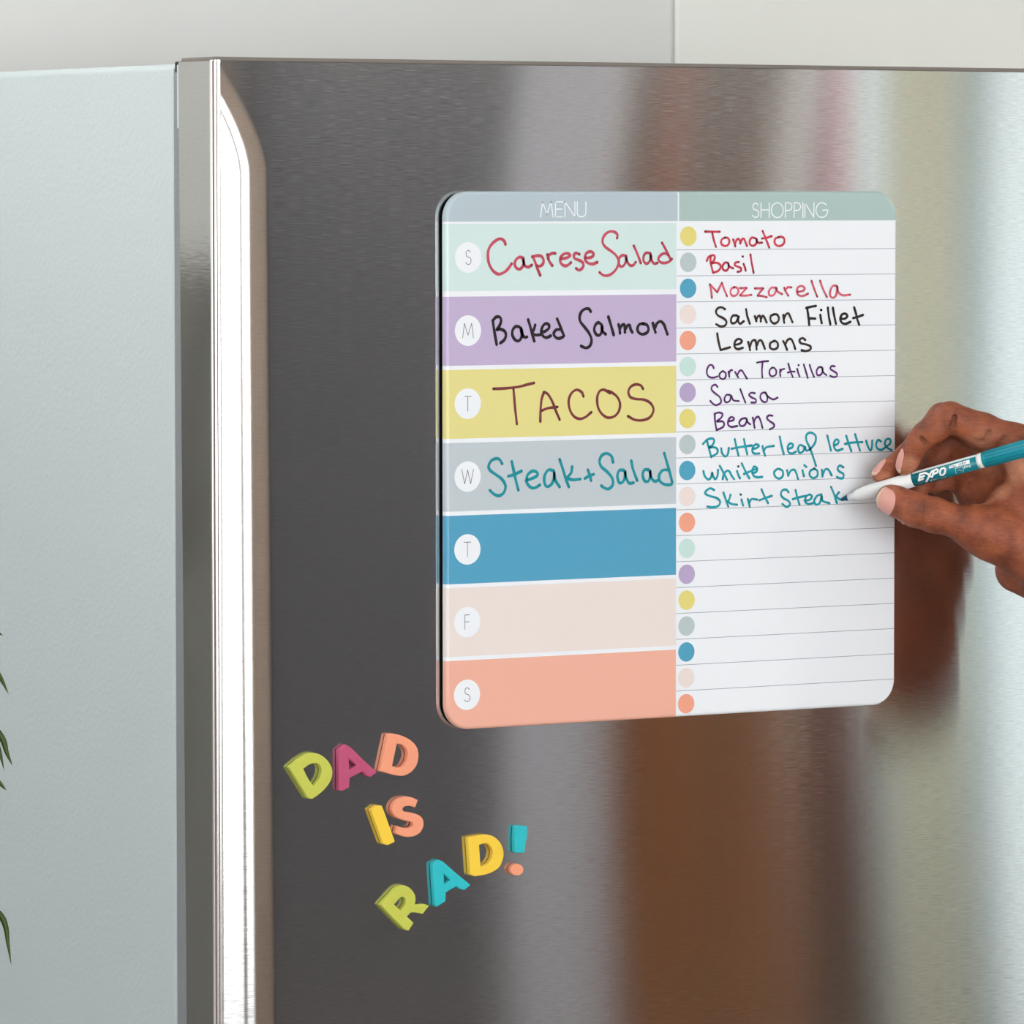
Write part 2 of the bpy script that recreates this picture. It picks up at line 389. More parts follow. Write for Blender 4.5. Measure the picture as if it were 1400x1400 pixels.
# ------------------------------------------------------------------ the board
YBD = -.0075; BX0, BX1, BZ0, BZ1 = .0024, .3642, ZB, ZB+.3556
BD = thing('magnetic_planner_board', 'white magnetic menu and shopping board with coloured weekday rows, on the steel door', 'board', (.183, -.001, ZB))
def slab_bm(x0, x1, z0, z1, r, y0, y1, bev):
    bm = bmesh.new(); pts = []
    for cx, cz, a0 in ((x1-r, z1-r, 0), (x0+r, z1-r, 90), (x0+r, z0+r, 180), (x1-r, z0+r, 270)):
        for k in range(13):
            a = math.radians(a0+k*7.5); pts.append((cx+r*math.cos(a), cz+r*math.sin(a)))
    A = [bm.verts.new((x, y0, z)) for x, z in pts]; fs = [bm.faces.new(A)]
    g = bmesh.ops.extrude_face_region(bm, geom=fs)
    for v in g['geom']:
        if isinstance(v, bmesh.types.BMVert): v.co.y = y1
    bmesh.ops.recalc_face_normals(bm, faces=bm.faces)
    es = [e for e in bm.edges if all(abs(v.co.y-y0) < 1e-7 for v in e.verts)]
    bmesh.ops.bevel(bm, geom=es, offset=bev, segments=5, affect='EDGES', profile=.5)
    return bm
def board_gloss(name, col, rough=.22):
    return mat(name, col, rough, spec=.32, Coat_Weight=.0)
M_bwhite = board_gloss('board white', lin(241, 244, 249))
obj('slab', slab_bm(BX0, BX1, BZ0, BZ1, .0175, YBD, -.0026, .0022), M_bwhite, BD)
obj('magnet_sheet', slab_bm(BX0+.0006, BX1-.0006, BZ0+.0006, BZ1-.0006, .0169, -.0027, -.0003, .0002), M_black, BD)
def cut(x0, x1, z0, z1, off=.00012):
    bm = slab_bm(BX0-off, BX1+off, BZ0-off, BZ1+off, .0175, YBD-off, -.0027, .0022)
    for co, no in (((x0, 0, 0), (-1, 0, 0)), ((x1, 0, 0), (1, 0, 0)), ((0, 0, z0), (0, 0, -1)), ((0, 0, z1), (0, 0, 1))):
        g = bmesh.ops.bisect_plane(bm, geom=list(bm.verts)+list(bm.edges)+list(bm.faces), plane_co=co, plane_no=no, clear_outer=True)
    bmesh.ops.delete(bm, geom=[f for f in bm.faces if abs(f.normal.y) > .9 and f.calc_center_median().y > -.003], context='FACES')
    return bm
CX = .1826
def bz(z): return ZB+z
o = obj('menu_header', cut(-1, .1836, bz(.3358), 9), board_gloss('header blue grey', lin(184, 199, 207)), BD)
o = obj('shopping_header', cut(.1848, 9, bz(.3358), 9), board_gloss('header sage grey', lin(174, 196, 193)), BD)
BANDC = [(212, 232, 230), (196, 178, 212), (230, 220, 145), (194, 204, 210), (86, 162, 196), (236, 224, 219), (241, 180, 160)]
BANDN = ['mint', 'purple', 'yellow', 'grey', 'blue', 'blush', 'coral']
bz_edges = [(.2900, .3344), (.2410, .2864), (.1928, .2382), (.1448, .1900), (.0967, .1420), (.0486, .0942), (-.01, .0459)]
for (a, b), c, nme in zip(bz_edges, BANDC, BANDN):
    o = obj('day_row', cut(-1, CX, bz(a), bz(b)), board_gloss('band '+nme, lin(*c)), BD); o['label'] = nme+' weekday row'
YP = YBD-.00012
def tb(u, v, l): return Vector((u, YP-.00003-l, ZB+v))
def disc(bm, cx, cz, r, l, n=40):
    bm.faces.new([bm.verts.new(tb(cx+r*math.cos(2*math.pi*i/n), cz+r*math.sin(2*math.pi*i/n), l)) for i in range(n)])
M_dot = board_gloss('day circle white', lin(241, 244, 249))
for k in range(7):
    bm = bmesh.new(); disc(bm, .0192-.0002*k, .3122-.0482*k, .0101, .0); obj('day_circle', bm, M_dot, BD)
DC = {'y': (230, 217, 128), 'g': (187, 201, 203), 'b': (84, 164, 196), 'p': (237, 223, 218), 'c': (243, 166, 140), 'm': (200, 228, 222), 'u': (184, 167, 204)}
DM = {k: board_gloss('dot '+k, lin(*v)) for k, v in DC.items()}
DL = {'y': 'yellow', 'g': 'grey', 'b': 'blue', 'p': 'blush', 'c': 'coral', 'm': 'mint', 'u': 'purple'}
for k, ch in enumerate('ygbpcmuygbpcmuygbpc'):
    bm = bmesh.new(); disc(bm, .1922-.00007*k, .3255-.0176*k, .0066, .0)
    o = obj('list_dot', bm, DM[ch], BD); o['label'] = DL[ch]+' list dot'
M_line = mat('rule grey', lin(120, 128, 140), .5)
for k in range(18):
    z = .3163-.01757*k
    bm = bmesh.new(); h = .00016
    bm.faces.new([bm.verts.new(tb(x, zz, 0)) for x, zz in ((CX+.0003, z-h), (BX1-.0012, z-h), (BX1-.0012, z+h), (CX+.0003, z+h))])
    obj('ruled_line', bm, M_line, BD)
# printed capitals: monoline glyphs in a unit box
def arc(cx, cy, rx, ry, a0, a1, n=14):
    return [(cx+rx*math.cos(math.radians(a0+(a1-a0)*i/n)), cy+ry*math.sin(math.radians(a0+(a1-a0)*i/n))) for i in range(n+1)]
SS = arc(.27, .755, .2, .225, 25, 270)[:]+arc(.27, .27, .24, .255, 90, -155)
G = {'M': (.86, [[(0, 0), (.14, 1), (.43, .18), (.72, 1), (.86, 0)]]), 'E': (.5, [[(.5, 1), (0, 1), (0, 0), (.5, 0)], [(0, .52), (.45, .52)]]),
     'N': (.68, [[(0, 0), (0, 1), (.68, 0), (.68, 1)]]), 'U': (.6, [[(0, 1), (0, .3)]+arc(.3, .3, .3, .3, 180, 360)+[(.6, 1)]]),
     'S': (.52, [SS]), 'H': (.62, [[(0, 0), (0, 1)], [(.62, 0), (.62, 1)], [(0, .52), (.62, .52)]]),
     'O': (.9, [arc(.45, .5, .45, .5, 90, 450, 28)]), 'P': (.5, [[(0, 0), (0, 1), (.22, 1)]+arc(.22, .74, .27, .26, 90, -90)+[(0, .48)]]),
     'I': (.0, [[(0, 0), (0, 1)]]), 'G': (.86, [arc(.45, .5, .45, .5, 45, 360, 24)+[(.5, .5)]]),
     'T': (.6, [[(0, 1), (.6, 1)], [(.3, 1), (.3, 0)]]), 'W': (1.0, [[(0, 1), (.25, 0), (.5, .95), (.75, 0), (1, 1)]]), 'F': (.45, [[(.45, 1), (0, 1), (0, 0)], [(0, .52), (.4, .52)]])}
def glyphs(bm, text, u0, v0, h, w, sx=1.0, gap=.16, to3=tb, lift=.00002):
    u = u0
    for ch in text:
        if ch == ' ': u += .4*h*sx; continue
        wd, st = G[ch]
        for s in st:
            P = [np.array((u+p[0]*h*sx, v0+p[1]*h)) for p in s]; cur = [P[0]]
            for i in range(1, len(P)):
                cur.append(P[i])
                if i < len(P)-1:
                    a, b = P[i]-P[i-1], P[i+1]-P[i]
                    if a@b < .75*np.linalg.norm(a)*np.linalg.norm(b):
                        ribbon(bm, cur, w, lift, to3=to3); cur = [P[i]]
            ribbon(bm, cur, w, lift, to3=to3)
        u += (wd+gap)*h*sx
    return u-gap*h*sx
def text_w(text, h, sx, gap=.16): return sum((G[c][0]+gap)*h*sx for c in text)-gap*h*sx
M_pw = mat('print white', lin(245, 247, 250), .4); M_pk = mat('print dark grey', lin(70, 68, 72), .5)
def px2(px, py): q = pt(px, py, YP); return q[0], q[2]-ZB
def header(text, px0, px1, pyt, pyb, name):
    (u0, vt), (u1, vb) = px2(px0, pyt), px2(px1, pyb); h = vt-vb
    sx = (u1-u0)/text_w(text, h, 1.0)
    bm = bmesh.new(); glyphs(bm, text, u0, vb, h, .00075, sx); obj(name, bm, M_pw, BD)
header('MENU', 739, 801, 276, 296.5, 'menu_lettering')
header('SHOPPING', 1028, 1131, 277.3, 297.3, 'shopping_lettering')
for k, ch in enumerate('SMTWTFS'):
    bm = bmesh.new(); h = .0096; sx = {'S': .92, 'M': 1.0, 'T': .9, 'W': .95, 'F': .85}[ch]; w = text_w(ch, h, sx)
    glyphs(bm, ch, .0192-.0002*k-w/2, .3122-.0482*k-h/2, h, .00042, sx, lift=.00004); obj('day_letter', bm, M_pk, BD)

# handwriting, traced stroke by stroke: (origin x, origin y, scale)
CA, CB, CC, CDD, CE, CF = (650, 300, 5), (650, 500, 5), (950, 300, 5.8333), (950, 410, 5.8333), (950, 490, 5), (950, 590, 5)
def ink(name, col, dark, sheen=.35):
    m = mat(name, lin(*col), .35, spec=.3); b = bs(m)
    at = nd(m, 'ShaderNodeAttribute', attribute_name='pool'); tc = nd(m, 'ShaderNodeTexCoord')
    n = nd(m, 'ShaderNodeTexNoise'); n.inputs['Scale'].default_value = 90; n.inputs['Detail'].default_value = 2
    lk(m, tc.outputs['Object'], n.inputs['Vector'])
    mr = nd(m, 'ShaderNodeMapRange'); mr.inputs[1].default_value = .45; mr.inputs[2].default_value = .75; mr.inputs[4].default_value = .55
    lk(m, n.outputs[0], mr.inputs[0])
    ad = nd(m, 'ShaderNodeMath', operation='MULTIPLY_ADD'); ad.inputs[1].default_value = .75; ad.use_clamp = True
    lk(m, at.outputs['Fac'], ad.inputs[0]); lk(m, mr.outputs[0], ad.inputs[2])
    mx = nd(m, 'ShaderNodeMix', data_type='RGBA'); mx.inputs[6].default_value = lin(*col); mx.inputs[7].default_value = lin(*dark)
    lk(m, ad.outputs[0], mx.inputs[0]); lk(m, mx.outputs[2], b.inputs['Base Color'])
    return m
I_red = ink('red ink', (196, 78, 98), (150, 38, 58)); I_redl = ink('red list ink', (206, 62, 82), (130, 20, 36)); I_redp = ink('pale red ink', (218, 98, 118), (150, 36, 56))
I_blk = ink('black ink', (30, 22, 28), (14, 10, 14)); I_blk2 = ink('black list ink', (34, 26, 24), (12, 8, 8)); I_blk3 = ink('brownish black ink', (58, 44, 38), (22, 15, 12))
I_mar = ink('maroon ink', (126, 52, 58), (88, 30, 36)); I_pur = ink('purple ink', (96, 38, 112), (58, 22, 70)); I_teal = ink('teal ink', (10, 146, 158), (6, 128, 142)); I_tl = ink('teal list ink', (24, 158, 172), (10, 138, 152))
def word(name, label, crop, w, m, strokes):
    bm = bmesh.new(); pool = bm.verts.layers.float.new('pool')
    ox, oy, sc = crop; k = 0
    for s in strokes:
        P = []
        for (x, y) in s:
            u, v = px2(ox+x/sc, oy+y/sc); P.append((u, v))
        if len(P) == 1: P = [P[0], (P[0][0]+.0003, P[0][1]-.0001)]
        ribbon(bm, smooth_path(P), w*1.13, .00005+k*4e-6, pool, to3=tb, var=.08); k += 1
    o = obj(name, bm, m, BD); o['label'] = label
    return o
word('handwritten_word', 'red handwriting reading Caprese', CA, .00185, I_red, [
 [(205,170),(197,148),(175,133),(150,138),(115,165),(90,205),(85,250),(92,300),(115,345),(145,370),(170,373),(205,355),(230,328),(247,303)],
 [(322,262),(300,258),(278,275),(268,305),(280,332),(300,340),(320,325),(330,295),(325,262),(328,290),(340,318),(362,325),(385,312)],
 [(392,252),(405,285),(425,340),(442,382)],[(388,256),(420,248),(450,252),(465,278),(460,305),(440,320),(420,316)],
 [(492,240),(498,270),(510,295),(525,316)],[(496,268),(505,243),(525,232),(545,232)],
 [(582,268),(610,266),(640,255),(645,242),(625,232),(598,240),(582,262),(580,288),(592,308),(615,318),(635,310),(652,295)],
 [(710,238),(685,230),(672,248),(680,268),(705,278),(730,292),(738,315),(725,338),(705,346),(688,335)],
 [(752,262),(780,262),(803,250),(805,230),(785,220),(762,228),(750,250),(752,280),(770,298),(800,305),(832,293)]])
word('handwritten_word', 'red handwriting reading Salad', CA, .0017, I_red, [
 [(968,128),(970,105),(955,88),(925,82),(895,95),(873,125),(870,160),(890,190),(925,215),(960,245),(980,285),(970,325),(945,360),(910,382),(875,382),(848,362)],
 [(1030,250),(1005,245),(985,262),(978,295),(990,320),(1010,318),(1028,290),(1030,255),(1038,290),(1058,315),(1080,312),(1095,292)],
 [(1082,180),(1100,220),(1118,265),(1130,298)],
 [(1195,232),(1170,228),(1152,245),(1148,278),(1162,300),(1180,298),(1195,275),(1197,238),(1205,280),(1222,302),(1243,298)],
 [(1318,242),(1290,232),(1262,248),(1250,275),(1270,295),(1300,297),(1325,287),(1342,270)],[(1275,160),(1295,195),(1317,240),(1335,275)]])
word('handwritten_word', 'black handwriting reading Baked', CA, .0019, I_blk, [
 [(118,690),(125,740),(135,800),(145,855)],[(118,692),(140,668),(165,668),(175,690),(165,725),(145,755),(170,750),(200,765),(208,795),(195,825),(170,845)],
 [(300,735),(275,732),(255,755),(252,790),(270,822),(295,830),(315,805),(318,765),(308,738),(318,780),(335,805),(352,803)],
 [(360,685),(375,735),(390,790),(402,832)],[(408,722),(398,755),(385,775),(412,790),(445,787)],
 [(452,770),(475,765),(500,745),(502,722),(480,712),(460,730),(450,765),(460,795),(485,808),(515,795)],
 [(580,752),(552,755),(535,778),(545,803),(570,814),(598,803)],[(558,680),(575,720),(590,760),(605,795)]])
word('handwritten_word', 'black handwriting reading Salmon', CA, .0019, I_blk, [
 [(788,630),(775,612),(750,612),(725,630),(712,665),(718,700),(745,735),(775,775),(793,820),(785,860),(760,878),(735,872),(722,865)],
 [(860,718),(840,705),(820,722),(812,755),(825,785),(845,792),(862,770),(865,725),(870,765),(890,785)],
 [(908,665),(922,710),(935,755),(945,790)],
 [(978,718),(985,750),(988,778)],[(986,750),(1000,725),(1016,720),(1020,745),(1022,772)],[(1023,752),(1038,728),(1054,722),(1060,750),(1072,772)],
 [(1145,712),(1120,718),(1107,745),(1115,772),(1140,785),(1170,775),(1183,750),(1172,722),(1145,712)],
 [(1212,708),(1220,740),(1230,772)],[(1225,745),(1240,712),(1265,697),(1288,718),(1300,750),(1312,785)]])
word('handwritten_word', 'maroon handwriting reading TACOS', CB, .00165, I_mar, [
 [(122,158),(200,155),(290,145),(350,130),(400,118)],[(260,160),(265,220),(272,300),(283,398)],
 [(468,180),(452,230),(445,300),(443,382)],[(468,180),(495,195),(525,245),(550,310),(575,368)],[(450,308),(490,292),(530,285),(560,282)],
 [(738,210),(725,180),(690,165),(655,190),(637,240),(645,300),(672,345),(710,363),(750,352),(792,318)],
 [(920,188),(880,165),(848,175),(832,220),(838,285),(865,330),(905,355),(950,345),(980,310),(988,260),(970,215),(935,185),(905,172)],
 [(1145,158),(1130,135),(1095,128),(1060,145),(1045,180),(1060,215),(1100,228),(1150,232),(1195,255),(1217,300),(1195,350),(1145,372),(1090,370),(1042,345)]])
word('handwritten_word', 'teal handwriting reading Steak plus', CB, .0019, I_teal, [
 [(182,670),(165,642),(140,635),(108,650),(90,685),(100,715),(140,745),(180,775),(205,820),(195,865),(165,888),(130,880),(98,852)],
 [(248,655),(260,710),(275,780),(293,850)],[(225,755),(260,745),(315,720)],
 [(345,785),(400,765),(425,745),(415,725),(385,722),(355,750),(350,795),(375,830),(405,835),(440,815)],
 [(535,718),(500,712),(475,745),(470,790),(485,825),(515,815),(535,775),(538,725),(545,780),(575,828)],
 [(575,640),(595,700),(615,765),(638,828)],[(660,690),(655,730),(630,765),(665,780),(715,775)],
 [(768,712),(782,750),(790,785)],[(748,770),(775,755),(808,742)]])
word('handwritten_word', 'teal handwriting reading Salad', CB, .0019, I_teal, [
 [(940,660),(930,620),(900,600),(865,612),(848,650),(860,690),(900,725),(935,770),(938,815),(910,842),(880,835),(860,820)],
 [(1015,715),(985,715),(970,750),(980,795),(1000,800),(1020,770),(1022,720),(1030,765),(1050,802),(1080,800)],
 [(1065,650),(1075,700),(1090,745),(1105,785)],
 [(1185,712),(1155,712),(1143,745),(1155,785),(1180,790),(1195,755),(1192,715),(1202,765),(1225,790),(1250,782)],
 [(1320,712),(1280,715),(1255,750),(1262,790),(1295,812),(1335,812),(1345,795)],[(1290,598),(1305,650),(1325,720),(1343,790)]])
word('handwritten_word', 'red handwriting reading Tomato', CC, .0014, I_redl, [
 [(82,97),(140,98),(198,98)],[(138,105),(150,160),(168,218)],
 [(240,145),(215,160),(210,190),(232,210),(262,205),(275,175),(262,148),(240,145)],
 [(305,160),(315,190),(322,215)],[(320,210),(328,172),(345,155),(358,168),(362,192)],[(362,192),(375,160),(392,155),(402,178),(415,212)],
 [(480,150),(455,145),(437,170),(440,200),(465,210),(490,190),(492,152),(500,185),(535,185)],
 [(540,92),(560,140),(578,185),(593,225)],[(535,152),(570,147),(612,133)],
 [(670,140),(640,155),(637,190),(660,210),(690,208),(712,185),(710,150),(685,138),(665,142)]])
word('handwritten_word', 'red handwriting reading Basil', CC, .0014, I_redl, [
 [(125,295),(125,340),(135,385),(145,425)],[(95,330),(110,300),(145,285),(160,300),(150,330),(128,352),(170,345),(200,360),(205,385),(185,410),(145,425)],
 [(262,345),(240,345),(222,370),(225,400),(250,408),(268,385),(266,350),(275,375),(305,390)],
 [(350,340),(325,345),(318,365),(345,378),(368,390),(365,412),(340,418)],[(388,355),(398,380),(405,408)],[(380,295)],[(443,280),(452,340),(468,425)]])
word('handwritten_word', 'pale red handwriting reading Mozzarella', CC, .00135, I_redp, [
 [(135,625),(130,570),(120,518)],[(120,518),(150,550),(178,580)],[(178,580),(198,540),(215,505)],[(215,505),(230,550),(256,612)],
 [(315,540),(290,555),(285,590),(305,610),(335,600),(348,570),(335,545),(312,540)],
 [(362,548),(412,546)],[(412,546),(385,577),(360,605)],[(360,605),(400,608),(450,602)],[(478,550),(545,550)],[(545,550),(520,580),(500,608)],[(500,608),(535,611),(572,620)],
 [(645,545),(610,545),(590,575),(595,605),(625,605),(645,575),(650,545),(660,575),(695,595)],
 [(712,545),(725,575),(745,608)],[(718,565),(740,542),(770,542)],
 [(820,578),(860,570),(875,548),(850,530),(820,545),(815,585),(835,608),(870,608),(902,592)],
 [(930,490),(950,550),(975,615)],[(998,488),(1020,550),(1052,618)],
 [(1130,530),(1100,530),(1080,570),(1080,610),(1105,625),(1130,595),(1135,532),(1145,580),(1180,605),(1238,600)]])
word('handwritten_word', 'black handwriting reading Salmon in the shopping list', CDD, .0015, I_blk3, [
 [(240,75),(215,60),(185,65),(168,95),(185,125),(225,145),(250,170),(245,200),(210,213),(170,195)],
 [(335,125),(305,125),(288,155),(295,185),(325,180),(342,150),(350,128),(345,165),(360,190),(390,170)],
 [(408,75),(418,130),(438,190)],[(478,130),(490,170)],[(487,165),(500,135),(516,127),(525,150),(525,172)],[(526,155),(540,127),(555,142),(572,180)],
 [(630,115),(605,130),(605,165),(630,188),(660,175),(670,145),(655,118),(630,115)],
 [(705,120),(708,150),(712,182)],[(709,152),(725,117),(745,108),(760,135),(778,178)]])
word('handwritten_word', 'black handwriting reading Fillet', CDD, .0016, I_blk2, [
 [(888,65),(925,55),(965,48)],[(895,65),(905,130),(912,200)],[(908,148),(935,148),(960,150)],[(1000,120),(1005,155),(1012,185)],[(1005,80)],
 [(1060,62),(1068,130),(1080,195)],[(1100,62),(1110,120),(1125,190)],
 [(1165,150),(1195,150),(1215,130),(1200,110),(1172,118),(1160,155),(1175,185),(1205,190),(1240,175)],
 [(1270,60),(1285,110),(1295,155),(1310,198)],[(1262,145),(1300,135),(1340,120)]])
word('handwritten_word', 'brownish black handwriting reading Lemons', CDD, .0015, I_blk3, [
 [(178,268),(188,330),(205,400)],[(205,400),(240,390),(280,378)],
 [(322,358),(355,350),(375,330),(355,312),(330,320),(315,350),(320,380),(345,393),(382,382)],
 [(425,335),(433,368),(440,400)],[(438,375),(455,330),(480,322),(488,350),(492,395)],[(493,365),(510,327),(530,325),(545,355),(558,390)],
 [(630,328),(602,345),(600,380),(628,395),(658,380),(660,345),(640,328),(625,330)],
 [(705,330),(720,360),(735,398)],[(720,362),(737,322),(765,312),(785,345),(800,392)],
 [(880,320),(860,305),(835,318),(845,345),(885,355),(920,370),(920,395),(885,408),(850,402)]])
word('handwritten_word', 'purple handwriting reading Corn', CDD, .0012, I_pur, [
 [(150,545),(140,522),(115,522),(97,555),(97,590),(115,615),(150,620),(180,610)],
 [(220,568),(197,590),(200,620),(225,632),(245,615),(245,585),(225,568)],[(268,572),(272,595),(275,615)],[(272,590),(282,565),(297,560)],
 [(320,575),(335,600),(345,618)],[(337,602),(355,568),(376,565),(395,595),(415,628)]])
word('handwritten_word', 'purple handwriting reading Tortillas', CDD, .0012, I_pur, [
 [(495,500),(540,492),(585,488)],[(540,495),(535,560),(538,620)],
 [(618,540),(597,560),(597,595),(618,610),(645,595),(648,565),(632,542),(612,542)],[(680,555),(678,580),(682,608)],[(680,578),(692,557),(712,550)],
 [(745,508),(760,560),(780,615)],[(740,580),(765,572),(795,572)],[(815,550),(825,585),(835,610)],[(825,520)],
 [(868,515),(885,570),(900,622)],[(915,518),(932,570),(950,615)],
 [(1010,535),(985,540),(970,570),(978,600),(1005,595),(1020,565),(1015,538),(1022,575),(1048,600)],
 [(1115,530),(1090,528),(1080,550),(1105,568),(1130,585),(1130,610),(1100,615),(1078,605)]])
word('handwritten_word', 'purple handwriting reading Salsa', CE, .0012, I_pur, [
 [(155,195),(140,180),(118,190),(115,215),(140,240),(170,265),(178,300),(145,320),(118,305),(105,290)],
 [(240,250),(215,250),(202,278),(212,300),(238,290),(248,255),(262,285),(300,292)],[(310,210),(325,250),(345,302)],
 [(410,238),(385,235),(370,250),(390,268),(415,280),(415,300),(385,302)],
 [(480,232),(455,240),(447,268),(465,295),(490,295),(495,262),(482,232),(500,260),(535,280),(565,268)]])
word('handwritten_word', 'purple handwriting reading Beans', CE, .0013, I_pur, [
 [(135,378),(138,430),(148,490)],[(135,378),(165,370),(188,380),(180,405),(150,430),(185,430),(200,445),(190,470),(148,490)],
 [(235,430),(262,422),(266,407),(245,402),(228,425),(228,455),(250,468),(290,462)],
 [(345,408),(318,415),(303,440),(315,462),(340,455),(355,425),(351,408),(360,435),(378,450)],
 [(395,405),(402,440),(408,475)],[(402,442),(415,408),(435,400),(450,430),(462,475)],
 [(530,392),(505,390),(492,408),(510,428),(538,448),(540,468),(512,485)]])
word('handwritten_word', 'teal handwriting reading Butter', CF, .00145, I_tl, [
 [(82,62),(95,110),(112,175)],[(55,85),(85,55),(120,48),(132,65),(118,95),(95,110),(135,108),(155,125),(150,150),(112,172)],
 [(180,115),(185,145),(205,170),(225,155),(232,112)],[(272,52),(285,110),(298,165)],[(335,52),(345,100),(358,155)],[(250,118),(300,108),(388,95)],
 [(395,118),(420,113),(438,98),(420,88),(400,100),(392,130),(405,150),(440,150)],[(462,100),(470,135),(480,165)],[(472,128),(490,107),(540,98)]])
word('handwritten_word', 'teal handwriting reading leaf', CF, .00145, I_tl, [
 [(580,35),(592,95),(608,155)],[(640,118),(665,108),(670,88),(650,82),(635,105),(640,140),(665,150),(690,138)],
 [(745,102),(720,92),(705,115),(715,145),(740,135),(752,105),(762,130),(790,118),(822,75),(825,30),(795,8),(765,20),(762,60),(785,110),(805,165),(828,235)]])
word('handwritten_word', 'teal handwriting reading lettuce', CF, .00145, I_tl, [
 [(905,28),(918,80),(930,130)],[(950,95),(975,85),(982,62),(965,55),(950,80),(955,115),(975,130),(1010,118)],
 [(1035,30),(1050,80),(1070,135)],[(1095,18),(1110,70),(1128,130)],[(1025,85),(1080,75),(1145,72)],
 [(1170,62),(1182,100),(1200,130),(1210,105),(1212,62)],[(1272,68),(1252,58),(1238,90),(1250,118),(1275,125),(1302,108)],
 [(1302,108),(1335,80),(1332,52),(1308,55),(1298,85),(1315,110),(1345,128)]])
word('handwritten_word', 'teal handwriting reading white', CF, .00145, I_tl, [
 [(58,270),(68,305),(92,328),(112,310),(118,280),(125,305),(140,325),(155,300),(158,262)],[(170,235),(195,280),(220,330)],
 [(190,325),(197,295),(215,270),(235,272),(250,300),(268,325)],[(288,270),(298,300),(308,320)],[(295,238)],
 [(320,218),(345,270),(372,320)],[(335,290),(370,275),(420,255)],[(392,285),(420,275),(425,250),(405,240),(392,268),(400,300),(425,312),(460,310)]])
word('handwritten_word', 'teal handwriting reading onions', CF, .00145, I_tl, [
 [(565,255),(543,275),(548,305),(575,322),(600,305),(600,270),(575,255)],[(630,265),(638,300)],[(638,302),(655,268),(680,262),(695,290),(705,325)],
 [(735,265),(745,305)],[(748,230),(762,242)],[(815,255),(788,270),(785,300),(808,318),(835,305),(838,272),(815,252)],
 [(868,262),(872,308)],[(873,295),(890,260),(912,260),(935,300)],[(1015,245),(990,232),(975,255),(990,275),(1015,290),(1012,318),(985,318),(970,310)]])
word('handwritten_word', 'teal handwriting reading Skirt', CF, .00145, I_tl, [
 [(132,400),(105,388),(78,405),(72,425),(100,440),(150,455),(172,480),(160,508),(120,518),(85,513)],
 [(195,418),(210,460),(228,512)],[(243,432),(235,462),(225,478)],[(225,478),(250,495),(288,500)],[(318,465),(330,505)],[(312,430)],
 [(362,462),(370,490),(375,515)],[(372,485),(388,462),(425,465)],[(455,395),(475,440),(500,490)],[(440,470),(480,455),(525,440)]])
word('handwritten_word', 'teal handwriting reading Steak in the shopping list', CF, .00145, I_tl, [
 [(640,415),(625,398),(598,402),(588,430),(605,455),(640,475),(650,500),(625,515),(598,495)],[(688,400),(700,450),(715,500)],[(668,462),(710,450),(755,440)],
 [(750,472),(780,468),(800,448),(785,430),(760,445),(755,480),(775,495),(805,490)],
 [(865,430),(835,440),(815,475),(830,500),(855,485),(867,440),(875,475),(920,490)],[(930,378),(950,425),(970,488)],[(985,415),(965,440)],[(965,445),(985,460),(1008,468)]])

